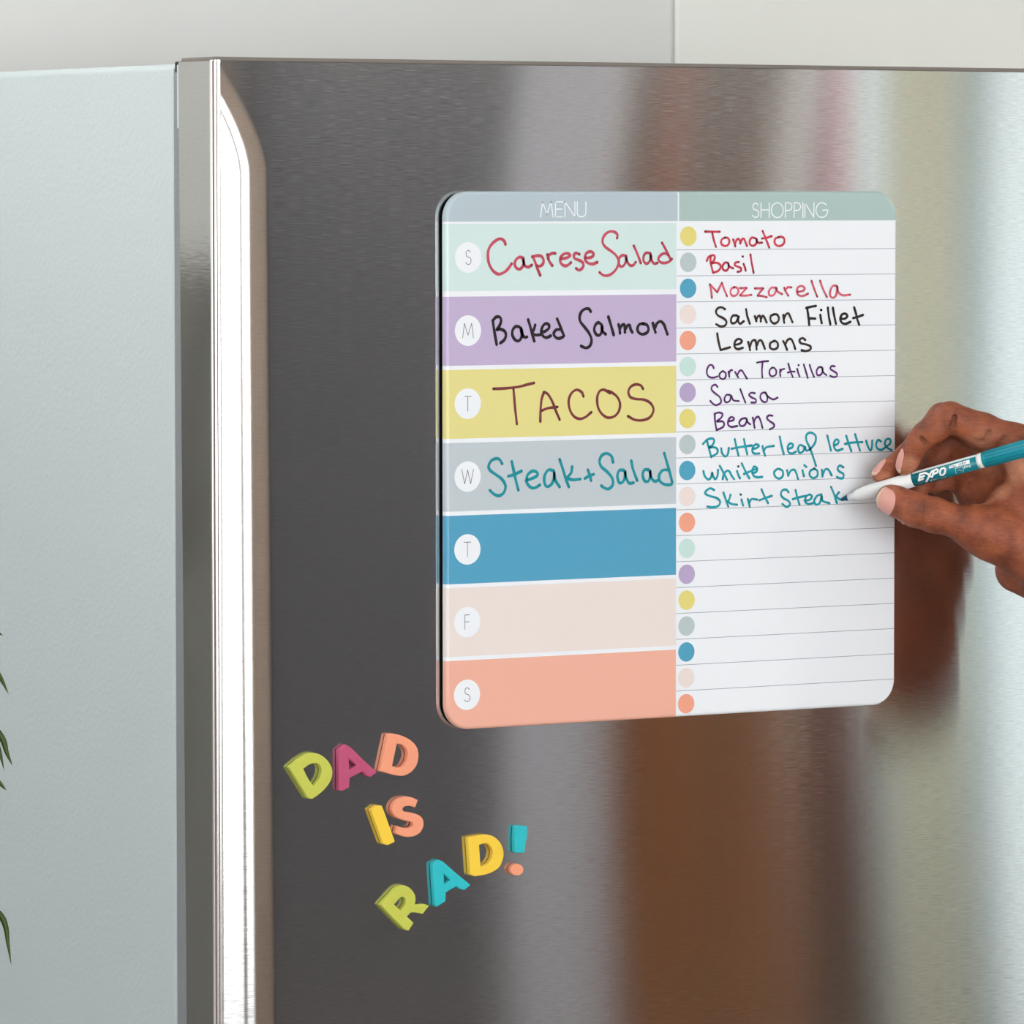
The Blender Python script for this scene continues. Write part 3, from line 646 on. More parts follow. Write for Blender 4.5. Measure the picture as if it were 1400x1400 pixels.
# ------------------------------------------------------------------ letter magnets
HH, JJ = (380, 990, 6.6667), (500, 1110, 5.8333)
def smooth_closed(P, sharp, n=4):
    N = len(P); out = []
    for i in range(N):
        a, b, c, d = [np.array(P[(i+k) % N], float) for k in (-1, 0, 1, 2)]
        if i in sharp: a = 2*b-c
        if (i+1) % N in sharp: d = 2*c-b
        if i in sharp and (i+1) % N in sharp: out.append(b); continue
        for k in range(n):
            t = k/n; out.append(.5*((2*b)+(-a+c)*t+(2*a-5*b+4*c-d)*t*t+(-a+3*b-3*c+d)*t**3))
    return out
def magnet(name, label, col, crop, outer, so, hole=None, sh=(), group='letter magnets spelling the message'):
    ox, oy, sc = crop; T = -.0044
    def conv(P, sharp): return [pt(ox+x/sc, oy+y/sc, T*.45) for x, y in smooth_closed(P, sharp)]
    O = conv(outer, set(so)); loops = [O]
    if hole: loops.append(conv(hole, set(sh)))
    ctr = sum(np.array(p) for p in O)/len(O)
    bm = bmesh.new(); es = []
    for L in loops:
        vs = [bm.verts.new((p[0], T, p[2])) for p in L]
        es += [bm.edges.new((vs[i], vs[(i+1) % len(vs)])) for i in range(len(vs))]
    r = bmesh.ops.triangle_fill(bm, edges=es, use_beauty=True, use_dissolve=False)
    fs = [f for f in bm.faces]
    for f in fs:
        f.normal_update()
        if f.normal.y > 0: f.normal_flip()
    rim = [e for e in bm.edges if len(e.link_faces) == 1]
    g = bmesh.ops.extrude_edge_only(bm, edges=rim)
    for v in g['geom']:
        if isinstance(v, bmesh.types.BMVert): v.co.y = -.0006
    back = [e for e in bm.edges if len(e.link_faces) == 1]
    bmesh.ops.triangle_fill(bm, edges=back, use_beauty=True)
    bmesh.ops.recalc_face_normals(bm, faces=bm.faces)
    be = [e for e in bm.edges if all(abs(v.co.y-T) < 1e-7 for v in e.verts) and len(e.link_faces) == 2 and abs(e.link_faces[0].normal.dot(e.link_faces[1].normal)) < .5]
    bmesh.ops.bevel(bm, geom=be, offset=.0008, segments=2, affect='EDGES', profile=.6, clamp_overlap=True)
    t = thing(name, label, 'magnet', (ctr[0], -.0003, ctr[2]), group)
    m = noise_mat('magnet '+label[:14], lin(*col), .6, 300, .03, .12, bscale=900, spec=.3)
    obj('letter_body', bm, m, t)
    bm = bmesh.new()
    for L in loops[:1]:
        c = ctr
        A = [bm.verts.new((c[0]+(p[0]-c[0])*.93, -.0006, c[2]+(p[2]-c[2])*.93)) for p in L]
        B = [bm.verts.new((v.co.x, -.0001, v.co.z)) for v in A]
    if not hole:
        bm.faces.new(A[::-1]); bm.faces.new(B)
        for i in range(len(A)): bm.faces.new([A[i], A[(i+1) % len(A)], B[(i+1) % len(B)], B[i]])
    else:
        bm.free(); bm = bmesh.new()                              # ring of magnet sheet following the stem side only
        k = ctr
        A = []
        n = len(O); Hc = sum(np.array(p) for p in loops[1])/len(loops[1])
        ringo = [np.array(p)+(Hc-np.array(p))*.10 for p in O]; 
        ringi = []
        for p in ringo:
            # nearest point on the hole loop, kept a little outside it
            q = min(loops[1], key=lambda h: np.linalg.norm(np.array(h)-p)); q = np.array(q); ringi.append(q+(p-q)*.25)
        vs = [[bm.verts.new((p[0], y, p[2])) for p in rr] for rr, y in ((ringo, -.0006), (ringi, -.0006), (ringi, -.0001), (ringo, -.0001))]
        for a, b in zip(vs, vs[1:]+vs[:1]):
            for i in range(n):
                j = (i+1) % n
                if ringi[i] is ringi[j]: pass
                try: bm.faces.new([a[i], a[j], b[j], b[i]])
                except ValueError: pass
        bmesh.ops.remove_doubles(bm, verts=bm.verts, dist=1e-7)
    bmesh.ops.recalc_face_normals(bm, faces=bm.faces)
    obj('magnet_backing', bm, M_dark, t)
    return t
LIME, MAG, CORAL, YEL, TEAL = (199, 203, 84), (190, 80, 118), (246, 160, 126), (250, 208, 66), (40, 190, 200)
magnet('letter_magnet', 'lime green letter D magnet, first letter of the top word', LIME, HH,
 [(86,392),(170,320),(252,270),(310,260),(375,278),(435,325),(474,390),(481,455),(462,520),(412,590),(352,643),(298,680),(262,674)], [0, 1, 11, 12],
 [(218,405),(265,370),(318,352),(360,365),(380,405),(375,455),(350,512),(308,562),(262,495)], [0, 7])
magnet('letter_magnet', 'magenta letter A magnet in the top word', MAG, HH,
 [(538,232),(603,183),(652,210),(765,322),(888,436),(835,480),(795,470),(755,430),(640,490),(636,572),(576,608),(538,600)], list(range(12)),
 [(632,313),(697,373),(634,410)], [0, 1, 2])
magnet('letter_magnet', 'coral letter D magnet, last letter of the top word', CORAL, HH,
 [(985,92),(1020,84),(1100,98),(1190,140),(1248,200),(1268,280),(1250,370),(1200,434),(1130,469),(1050,462),(970,441),(913,426)], [0, 1, 10, 11],
 [(1070,178),(1112,183),(1150,218),(1166,270),(1155,332),(1122,380),(1080,393),(1028,380)], [0, 7])
magnet('letter_magnet', 'yellow letter I magnet in the middle word', YEL, HH,
 [(830,778),(882,739),(932,740),(960,812),(1050,1062),(1045,1074),(986,1101),(943,1086)], list(range(8)))
magnet('letter_magnet', 'coral letter S magnet in the middle word', CORAL, HH,
 [(1262,690),(1205,665),(1150,660),(1090,673),(1043,715),(1024,770),(1040,822),(1085,858),(1150,878),(1203,890),(1214,908),(1203,930),(1165,944),(1115,938),(1070,923),(1050,990),(1100,1012),(1160,1026),(1230,1018),(1285,982),(1313,920),(1305,860),(1270,826),(1205,805),(1150,798),(1124,780),(1128,758),(1155,745),(1195,745),(1238,757)], [0, 14, 15, 29])
magnet('letter_magnet', 'lime green letter R magnet in the bottom word', LIME, JJ,
 [(103,738),(165,668),(235,598),(292,583),(345,608),(379,655),(386,700),(380,735),(460,733),(494,745),(442,813),(390,800),(348,800),(318,832),(371,882),(330,946),(300,938),(200,840)], [0, 1, 7, 8, 9, 10, 11, 12, 13, 14, 15, 16, 17],
 [(216,735),(262,683),(292,680),(305,702),(295,742),(262,782)], [0, 5])
magnet('letter_magnet', 'teal letter A magnet in the bottom word', TEAL, JJ,
 [(518,410),(573,380),(602,392),(705,482),(824,580),(776,621),(740,612),(710,590),(628,640),(624,710),(557,756),(538,741)], list(range(12)),
 [(610,493),(657,540),(612,572)], [0, 1, 2])
magnet('letter_magnet', 'yellow letter D magnet in the bottom word', YEL, JJ,
 [(800,205),(870,188),(950,180),(1012,196),(1060,242),(1086,310),(1081,380),(1050,442),(990,482),(930,501),(857,512),(820,497)], [0, 1, 10, 11],
 [(893,262),(940,249),(975,264),(998,310),(990,365),(960,410),(905,433)], [0, 6])
magnet('exclamation_bar_magnet', 'teal bar magnet forming the upper part of the exclamation mark', TEAL, JJ,
 [(1176,116),(1190,107),(1276,112),(1273,208),(1264,238),(1253,323),(1190,326),(1174,316),(1171,212)], list(range(9)))
magnet('dot_magnet', 'round coral magnet forming the dot of the exclamation mark', CORAL, JJ,
 [(1192+51*math.cos(2*math.pi*i/14), 458+46*math.sin(2*math.pi*i/14)) for i in range(14)], [])

# ------------------------------------------------------------------ marker
RT, UP, FW = CM[0], CM[1], CM[2]
TIP = pt(1150, 683, YBD-.0002)
D0 = (TIP-CP) @ FW
def hp(px, py, dz):                          # photograph point, dz metres nearer the camera than the nib
    dep = D0-dz
    return CP + dep*(FW + RT*(px-700)/FPX - UP*(py-700)/FPX)
PX = .0005                                   # metres per pixel at the nib, roughly
pe = hp(1400, 613.5, .057); AX = (pe-TIP); AX /= np.linalg.norm(AX)
camdir = -FW
PN = camdir - AX*(camdir@AX); PN /= np.linalg.norm(PN)      # faces the camera
PU = np.cross(AX, PN); PU = PU if PU[2] > 0 else -PU        # upward side of the barrel
def along(px):                               # distance along the axis whose projection is at column px
    lo, hi = 0, .2
    for _ in range(40):
        m = (lo+hi)/2; q = TIP+AX*m-CP; x = 700+FPX*(q@RT)/(q@FW)
        if x < px: lo = m
        else: hi = m
    return lo
def turned(prof, m, name, parent, n=48, cap=True):
    bm = bmesh.new(); rings = []
    for s, r in prof:
        rings.append([bm.verts.new(Vector(TIP+AX*s+PN*r*math.cos(2*math.pi*i/n)+PU*r*math.sin(2*math.pi*i/n))) for i in range(n)])
    for a, b in zip(rings, rings[1:]):
        for i in range(n): bm.faces.new([a[i], a[(i+1) % n], b[(i+1) % n], b[i]])
    if cap: bm.faces.new(rings[0][::-1]); bm.faces.new(rings[-1])
    bmesh.ops.recalc_face_normals(bm, faces=bm.faces)
    o = obj(name, bm, m, parent, smooth=True)
    for p in o.data.polygons:
        if len(p.vertices) > 4: p.use_smooth = False
    return o
MK = thing('dry_erase_marker', 'slim teal and white dry-erase marker held by the hand, nib on the board', 'marker', tuple(TIP))
M_nib = mat('felt nib', lin(16, 84, 110), .9); M_mw = mat('marker white plastic', lin(240, 241, 240), .3, spec=.4)
M_mt = mat('marker teal label', lin(6, 128, 142), .3, spec=.45); M_mtd = mat('marker dark teal print', lin(0, 96, 112), .4); M_mc = mat('marker teal cap', lin(0, 140, 158), .38, spec=.45)
sL, sR, sC = along(1249.5), along(1338), along(1345); RB = .0051
s1 = along(1160)
turned([(0, .0006), (s1*.25, .0012), (s1*.7, .0018), (s1, .0021)], M_nib, 'nib', MK)
turned([(s1*.98, .0022), (along(1168), .0024), (along(1169.5), .0031), (along(1174), .0039), (along(1182), .0046), (along(1195), .0050), (sL, RB)], M_mw, 'grip_section', MK)
turned([(sL, RB+.00002), (sR, RB+.00012)], M_mt, 'barrel_label', MK)
turned([(sR, RB+.0001), (sC, RB+.0002)], M_mw, 'white_ring', MK)
CE_ = sC+.052
prof = [(sC, RB+.0001), (sC+.0005, RB+.0004), (CE_-.004, RB+.0008), (CE_-.001, RB+.0003), (CE_, RB-.0015)]
capo = turned(prof, M_mc, 'cap', MK)
# long ribs of the cap
bm = bmesh.new()
for k in range(16):
    a = 2*math.pi*k/16; r = RB+.00035
    P0 = TIP+AX*(sC+.003)+(PN*math.cos(a)+PU*math.sin(a))*r; P1 = TIP+AX*(CE_-.006)+(PN*math.cos(a)+PU*math.sin(a))*(RB+.0007)
    rod(bm, P0, P1, .00035, 6)
obj('cap_ribs', bm, M_mc, capo, smooth=True)
# printed marks on the label: u along the axis, v around the barrel (0 faces the camera)
def tp(u, v, l):
    r = RB+.00016+l; a = v/RB
    return Vector(TIP+AX*(sL+u)+(PN*math.cos(a)+PU*math.sin(a))*r)
LW = sR-sL
bm = bmesh.new()
for k in range(10):                          # white stripe above the label
    v0, v1 = .0041+k*.00022, .0041+(k+1)*.00022
    bm.faces.new([bm.verts.new(tp(u, v, .00002)) for u, v in ((0.001, v0), (LW, v0), (LW, v1), (0.001, v1))])
obj('white_stripe', bm, M_mw, MK)
def q8(x, y):                                # picture crop (1230,580,8.235) -> label (u, v)
    px, py = 1230+x/8.235, 580+y/8.235
    s = along(px); q = TIP+AX*s-CP; ya = 700-FPX*(q@UP)/(q@FW)
    dv = (ya-py)*.96*(q@FW)/FPX
    s = along(px+3.6*math.sqrt(max(0, 1-(dv/RB)**2)))+dv*.28
    dv = max(-.0050, min(.0050, dv))
    return (s-sL, RB*math.asin(dv/(RB+.0002)))
def pen_marks(name, strokes, w, m, lift=.00004):
    bm = bmesh.new()
    for i, s in enumerate(strokes):
        P = [np.array(q8(x, y)) for x, y in s]
        P2 = []
        for a, b in zip(P, P[1:]):
            n = 4
            for k in range(n): P2.append(a+(b-a)*k/n)
        P2.append(P[-1])
        ribbon(bm, P2, w, lift+i*2e-6, to3=tp)
    return obj(name, bm, m, MK)
pen_marks('brand_lettering', [
 [(285,545),(228,562),(222,600),(210,636),(262,612)],[(225,598),(275,580)],
 [(285,545),(318,560),(352,592)],[(362,528),(330,585),(300,645)],
 [(385,515),(375,560),(365,592)],[(378,525),(412,505),(432,512),(425,540),(378,562)],
 [(500,490),(468,500),(452,535),(460,572),(485,572),(508,545),(515,505),(500,490)]], .0013, M_mw)
bm = bmesh.new(); c4 = [q8(*c) for c in ((560,465),(785,396),(790,440),(556,498))]
for k in range(8):
    f0, f1 = k/8, (k+1)/8
    L0 = [c4[0][i]+(c4[1][i]-c4[0][i])*f0 for i in (0, 1)]; L1 = [c4[0][i]+(c4[1][i]-c4[0][i])*f1 for i in (0, 1)]
    R0 = [c4[3][i]+(c4[2][i]-c4[3][i])*f0 for i in (0, 1)]; R1 = [c4[3][i]+(c4[2][i]-c4[3][i])*f1 for i in (0, 1)]
    for j in range(4):
        g0, g1 = j/4, (j+1)/4; mix = lambda A, B, g: (A[0]+(B[0]-A[0])*g, A[1]+(B[1]-A[1])*g)
        bm.faces.new([bm.verts.new(tp(*p, .00002)) for p in (mix(L0, R0, g0), mix(L1, R1, g0), mix(L1, R1, g1), mix(L0, R0, g1))])
obj('white_box', bm, M_mw, MK)
def ob(cx, cy, r=10): return [(cx+r*math.cos(a), cy+r*.95*math.sin(a)) for a in np.linspace(0, 2*math.pi, 11)]
pen_marks('low_odor_lettering', [[(577,450),(573,484)], ob(594,472), [(608,462),(612,478),(619,464),(625,474),(632,458)],
 ob(672,452), ob(696,444), [(707,418),(703,448)], ob(719,438), [(738,424),(736,442)],[(737,430),(746,424),(752,424)]], .00028, M_mtd, .00007)
pen_marks('fine_lettering', [[(742,462),(732,464),(728,496)],[(724,478),(738,474)],[(748,470),(745,490)],[(758,468),(755,488)],[(757,474),(768,466),(772,470),(770,484)],
 [(782,474),(798,470),(794,460),(784,463),(782,476),(788,482),(798,478)]], .00034, M_mw)
pen_marks('tip_icon', [[(625,498),(648,490),(690,478),(718,482),(720,525),(700,545)],[(625,498),(640,560)],[(655,520),(672,510),(690,525),(705,518)]], .00022, M_mw)
pen_marks('dry_erase_lettering', [ob(352,634,5),[(357,622),(356,640)],[(364,628),(368,626)],[(374,620),(380,632),(386,618)],ob(400,620,4),[(410,612),(420,620)],[(432,612),(440,606)],ob(470,606,4),[(484,600),(500,598)],ob(512,592,4)], .0002, M_mw)

# ------------------------------------------------------------------ the hand: one implicit surface, meshed
def build_hand():
    H = hp
    Fg = {
     'index': dict(p=[H(1388,606,.024), H(1299,570,.029), H(1257,602,.027), H(1238.5,637,.0225)], r=[.0125, .0103, .0083, .0068]),
     'middle': dict(p=[H(1380,606,.006), H(1288,571,.008), H(1240,622,.008), H(1203,649,.0095)], r=[.0120, .0100, .0077, .0056]),
     'ring': dict(p=[H(1388,625,-.012), H(1298,602,-.010), H(1263,655,-.008), H(1238,703,-.006)], r=[.0115, .0098, .0078, .0066]),
     'little': dict(p=[H(1395,655,-.028), H(1336,632,-.026), H(1298,655,-.020), H(1272,662,-.020)], r=[.0105, .0080, .0068, .0060]),
     'thumb': dict(p=[H(1352,728,.030), H(1302,711,.036), H(1252,697,.033), H(1217,682,.0285)], r=[.0165, .0112, .0119, .0097]),
    }
    palm = [  # tapered masses of the palm, thenar, web and wrist
     (H(1388,606,.022), H(1475,760,.012), .0130, .0180),
     (H(1388,622,.004), H(1480,765,.000), .0125, .0180),
     (H(1392,645,-.012), H(1480,780,-.012), .0120, .0180),
     (H(1398,665,-.026), H(1470,790,-.024), .0110, .0170),
     (H(1352,728,.028), H(1450,775,.014), .0168, .0235),     # thumb metacarpal and its muscle
     (H(1374,690,.016), H(1420,725,.010), .0130, .0190),     # web
     (H(1372,700,.000), H(1450,760,-.006), .0140, .0200),
     (H(1340,676,-.016), H(1430,760,-.022), .0095, .0190),   # heel side of the palm, seen through the grip
     (H(1336,634,-.020), H(1338,668,-.020), .0150, .0165),
     (H(1312,628,-.016), H(1330,640,-.016), .0085, .0130),
     (H(1370,640,-.010), H(1375,700,-.010), .0160, .0200),
     (H(1392,779,-.012), H(1480,806,-.004), .0160, .0230),
     (H(1475,770,.004), H(1560,850,.020), .0250, .0260),     # wrist
     (H(1478,780,-.012), H(1560,862,.008), .0230, .0260),
     (H(1560,856,.014), H(1720,985,.050), .0270, .0360),     # forearm
    ]
    def cone(P, a, b, r1, r2):
        ab = b-a; t = np.clip(((P-a)@ab)/(ab@ab), 0, 1)
        return np.linalg.norm(P-a-t[..., None]*ab, axis=-1)-(r1+(r2-r1)*t)
    def smin(a, b, k):
        h = np.clip(.5+.5*(b-a)/k, 0, 1); return b+(a-b)*h-k*h*(1-h)
    cre = []   # creases: (a, b, depth, width)
    def crease(x0, y0, x1, y1, dz, dep=.0007, w=.0009): cre.append((H(x0, y0, dz), H(x1, y1, dz), dep, w))
    for i, x in enumerate((1238, 1243, 1247.5, 1252, 1256.5, 1261)):      # thumb knuckle wrinkles
        crease(x+1, 684+i*1.2, x-2+i*.3, 716+i*1.4, .0447, .0008, .0008)
    crease(1305, 570, 1300, 600, .038, .0034, .0015)                      # index knuckle fold
    crease(1260, 599, 1271, 613, .0345, .0022, .0013)                      # end joint fold
    crease(1353, 591, 1345, 603, .038, .0026, .0014); crease(1345, 603, 1318, 606, .036, .0018, .0014)
    crease(1374, 598, 1360, 613, .037, .0017, .0012)
    for k in range(5): crease(1346+k*6, 678+k*3, 1360+k*4, 692+k*4, .046, .0007, .0008)
    crease(1330, 683, 1352, 664, .036, .0012, .0010); crease(1352, 664, 1372, 646, .036, .0010, .0010)
    def sdf(P, detail=True):
        d = None
        for a, b, r1, r2 in palm:
            c = cone(P, a, b, r1, r2); d = c if d is None else smin(d, c, .012)
        out = d
        for nme, g in Fg.items():
            p, r = g['p'], g['r']; f = None
            for i in range(3):
                c = cone(P, p[i], p[i+1], r[i], r[i+1]); f = c if f is None else smin(f, c, .0022)
            # fleshy pads between the joints
            for i, (t, rr) in enumerate(((.5, 1.03), (.5, 1.04), (.75, 1.0))):
                q = p[i]+(p[i+1]-p[i])*t; rm = (r[i]+(r[i+1]-r[i])*t)*rr
                f = smin(f, np.linalg.norm(P-q, axis=-1)-rm, .003)
            f = smin(f, d, .010 if nme == 'thumb' else .006)
            out = np.minimum(out, f)
        # the marker presses its place into the flesh
        t = (P-TIP)@AX; rad = np.linalg.norm(P-TIP-t[..., None]*AX, axis=-1)
        pen = rad-np.where(t < along(1182), .0046, .0053)
        out = np.maximum(out, -(pen-.00015))
        if detail:
            for a, b, dep, w in cre:
                c = cone(P, a, b, 0, 0); out = out+dep*np.exp(-(c/w)**2)
        return out
    # grid axes: camera right, up, towards camera
    B = np.array([RT, UP, -FW])
    pts = [q for g in Fg.values() for q in g['p']]+[q for s in palm for q in s[:2]]
    L = np.array([B@(q-TIP) for q in pts]); lo = L.min(0)-.042; hi = L.max(0)+.042
    lo[0] = L[:, 0].min()-.012; lo[2] = L[:, 2].min()-.036
    h = .0007; blk = 8
    n = (np.ceil((hi-lo)/h/blk).astype(int))*blk
    F = np.full(n, 1.0, np.float32)
    nb = n//blk
    ci = np.stack(np.meshgrid(*[np.arange(k) for k in nb], indexing='ij'), -1).reshape(-1, 3)
    cc = lo+(ci+.5)*blk*h
    dc = np.concatenate([sdf(TIP+c@B, False) for c in np.array_split(cc, max(1, len(cc)//100000))])
    F4 = F.reshape(nb[0], blk, nb[1], blk, nb[2], blk)
    rad = blk*h*.5*math.sqrt(3)+.004
    act = np.abs(dc) < rad
    ins = ci[dc <= -rad]; F4[ins[:, 0], :, ins[:, 1], :, ins[:, 2], :] = -1.0
    off = np.stack(np.meshgrid(*[np.arange(blk)]*3, indexing='ij'), -1).reshape(-1, 3)
    A = ci[act]
    for a in np.array_split(A, max(1, len(A)//300)):
        idx = a[:, None, :]*blk+off[None]; P = TIP+(lo+(idx+.5)*h)@B
        v = sdf(P.reshape(-1, 3)).astype(np.float32).reshape(len(a), blk, blk, blk)
        F4[a[:, 0], :, a[:, 1], :, a[:, 2], :] = v
    # surface nets
    ins = F < 0
    cor = [ins[i:n[0]-1+i, j:n[1]-1+j, k:n[2]-1+k] for i in (0, 1) for j in (0, 1) for k in (0, 1)]
    s = sum(c.astype(np.uint8) for c in cor); cells = np.argwhere((s > 0) & (s < 8))
    vid = np.full(s.shape, -1, np.int32); vid[tuple(cells.T)] = np.arange(len(cells))
    acc = np.zeros((len(cells), 3)); cnt = np.zeros(len(cells))
    cs = [(i, j, k) for i in (0, 1) for j in (0, 1) for k in (0, 1)]
    for a in cs:
        for ax in range(3):
            if a[ax] == 1: continue
            b = list(a); b[ax] = 1
            fa = F[tuple((cells+a).T)]; fb = F[tuple((cells+b).T)]
            m = (fa < 0) != (fb < 0); t = np.where(m, fa/np.where(m, fa-fb, 1), 0)
            q = np.array(a, float)+0*acc; q[:, ax] += t
            acc[m] += q[m]; cnt[m] += 1
    V = (cells+acc/cnt[:, None]+.5)*h+lo
    faces = []
    for ax in range(3):
        u, w = [(1, 2), (2, 0), (0, 1)][ax]
        sl0 = [slice(1, -1)]*3; sl1 = [slice(1, -1)]*3; sl0[ax] = slice(0, n[ax]-1); sl1[ax] = slice(1, n[ax])
        a, b = ins[tuple(sl0)], ins[tuple(sl1)]
        E = np.argwhere(a != b); base = E.copy()
        for k in range(3):
            if k != ax: base[:, k] += 1
        sgn = a[tuple(E.T)]
        du = np.zeros(3, int); du[u] = 1; dw = np.zeros(3, int); dw[w] = 1
        q = np.stack([vid[tuple((base-du-dw).T)], vid[tuple((base-dw).T)], vid[tuple(base.T)], vid[tuple((base-du).T)]], 1)
        q[~sgn] = q[~sgn][:, ::-1]; faces.append(q)
    Q = np.concatenate(faces); Q = Q[(Q >= 0).all(1)]
    Wp = TIP+V@B
    me = bpy.data.meshes.new('hand')
    me.vertices.add(len(Wp)); me.vertices.foreach_set('co', Wp.astype(np.float32).ravel())
    me.loops.add(len(Q)*4); me.loops.foreach_set('vertex_index', Q.astype(np.int32).ravel())
    me.polygons.add(len(Q)); me.polygons.foreach_set('loop_start', np.arange(0, len(Q)*4, 4, dtype=np.int32))
    me.polygons.foreach_set('use_smooth', np.ones(len(Q), bool))
    me.update(calc_edges=True); me.validate()
    return me, sdf, Fg, Wp, cre
me, sdf, Fg, Wp, CRE = build_hand()
# palmar skin is paler than the back of the hand
def palm_weight(P):
    x = (P-CP)@RT/((P-CP)@FW)*FPX+700; y = 700-(P-CP)@UP/((P-CP)@FW)*FPX
    return x, y
M_skin = mat('skin', lin(150, 92, 66), .5, spec=.35, Subsurface_Weight=.06, Subsurface_Scale=.004)
bs(M_skin).inputs['Subsurface Radius'].default_value = (1.0, .35, .2)
def skin_nodes():
    m = M_skin; b = bs(m); tc = nd(m, 'ShaderNodeTexCoord')
    n = nd(m, 'ShaderNodeTexNoise'); n.inputs['Scale'].default_value = 70; n.inputs['Detail'].default_value = 5; lk(m, tc.outputs['Object'], n.inputs['Vector'])
    cr = nd(m, 'ShaderNodeValToRGB'); e = cr.color_ramp.elements
    e[0].position = .3; e[0].color = lin(124, 66, 46); e[1].position = .7; e[1].color = lin(172, 96, 64)
    lk(m, n.outputs[0], cr.inputs[0])
    at = nd(m, 'ShaderNodeAttribute', attribute_name='palmar')
    mx = nd(m, 'ShaderNodeMix', data_type='RGBA'); mx.inputs[7].default_value = lin(214, 148, 116)
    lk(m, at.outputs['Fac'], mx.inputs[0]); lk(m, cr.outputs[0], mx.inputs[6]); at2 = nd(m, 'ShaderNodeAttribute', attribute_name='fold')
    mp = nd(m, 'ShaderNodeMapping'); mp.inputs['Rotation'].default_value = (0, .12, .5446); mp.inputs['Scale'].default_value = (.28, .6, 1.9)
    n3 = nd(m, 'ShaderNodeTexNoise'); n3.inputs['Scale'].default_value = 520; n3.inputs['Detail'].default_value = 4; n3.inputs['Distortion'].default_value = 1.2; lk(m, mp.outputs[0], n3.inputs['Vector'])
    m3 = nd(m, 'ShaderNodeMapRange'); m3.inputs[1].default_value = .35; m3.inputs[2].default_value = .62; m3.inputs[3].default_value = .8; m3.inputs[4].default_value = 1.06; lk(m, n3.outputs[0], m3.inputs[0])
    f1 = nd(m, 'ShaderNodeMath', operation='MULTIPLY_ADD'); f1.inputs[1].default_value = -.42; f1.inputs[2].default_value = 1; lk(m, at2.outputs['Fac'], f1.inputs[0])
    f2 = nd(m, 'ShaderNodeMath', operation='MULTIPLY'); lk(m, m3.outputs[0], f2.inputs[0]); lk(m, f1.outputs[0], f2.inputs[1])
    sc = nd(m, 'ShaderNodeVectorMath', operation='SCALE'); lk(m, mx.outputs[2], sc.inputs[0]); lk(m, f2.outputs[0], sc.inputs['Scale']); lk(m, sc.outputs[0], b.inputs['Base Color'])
    lk(m, tc.outputs['Object'], mp.inputs[0])
    n2 = nd(m, 'ShaderNodeTexNoise'); n2.inputs['Scale'].default_value = 520; n2.inputs['Detail'].default_value = 3; n2.inputs['Distortion'].default_value = .6
    lk(m, mp.outputs[0], n2.inputs['Vector'])
    bp = nd(m, 'ShaderNodeBump'); bp.inputs['Strength'].default_value = .6; bp.inputs['Distance'].default_value = .0008
    lk(m, n2.outputs[0], bp.inputs['Height']); lk(m, bp.outputs[0], b.inputs['Normal'])
skin_nodes()
att = me.attributes.new('palmar', 'FLOAT', 'POINT')
pw = np.zeros(len(Wp), np.float32)
def blob(px, py, dz, r):
    c = hp(px, py, dz); d = np.linalg.norm(Wp-c, axis=1); return np.clip(1.3*(1-(d/r)**2), 0, 1)
for s in ((1362, 657, .03, .015, .95), (1385, 640, .03, .015, .9), (1341, 674, .028, .012, .9), (1340, 600, .028, .014, .45), (1243, 640, .03, .010, .45), (1208, 655, .008, .010, .6), (1215, 672, .033, .009, .35), (1350, 615, .01, .02, .35)):
    pw = np.maximum(pw, s[4]*blob(*s[:4]))
att.data.foreach_set('value', pw)
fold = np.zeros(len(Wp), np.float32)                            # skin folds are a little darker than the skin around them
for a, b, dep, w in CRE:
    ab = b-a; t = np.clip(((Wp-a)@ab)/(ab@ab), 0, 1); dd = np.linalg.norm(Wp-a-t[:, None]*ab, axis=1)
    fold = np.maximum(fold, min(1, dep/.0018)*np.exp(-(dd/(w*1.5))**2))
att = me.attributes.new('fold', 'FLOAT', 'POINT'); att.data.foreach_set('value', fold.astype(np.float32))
HD = thing('person', 'dark-skinned right hand writing on the board with a teal marker', 'person', tuple(hp(1470, 775, 0)))
obj('hand', me, M_skin, HD, smooth=True)
M_nail = mat('fingernail', lin(222, 160, 148), .28, spec=.45); M_nailtip = mat('fingernail edge', lin(226, 196, 168), .35)
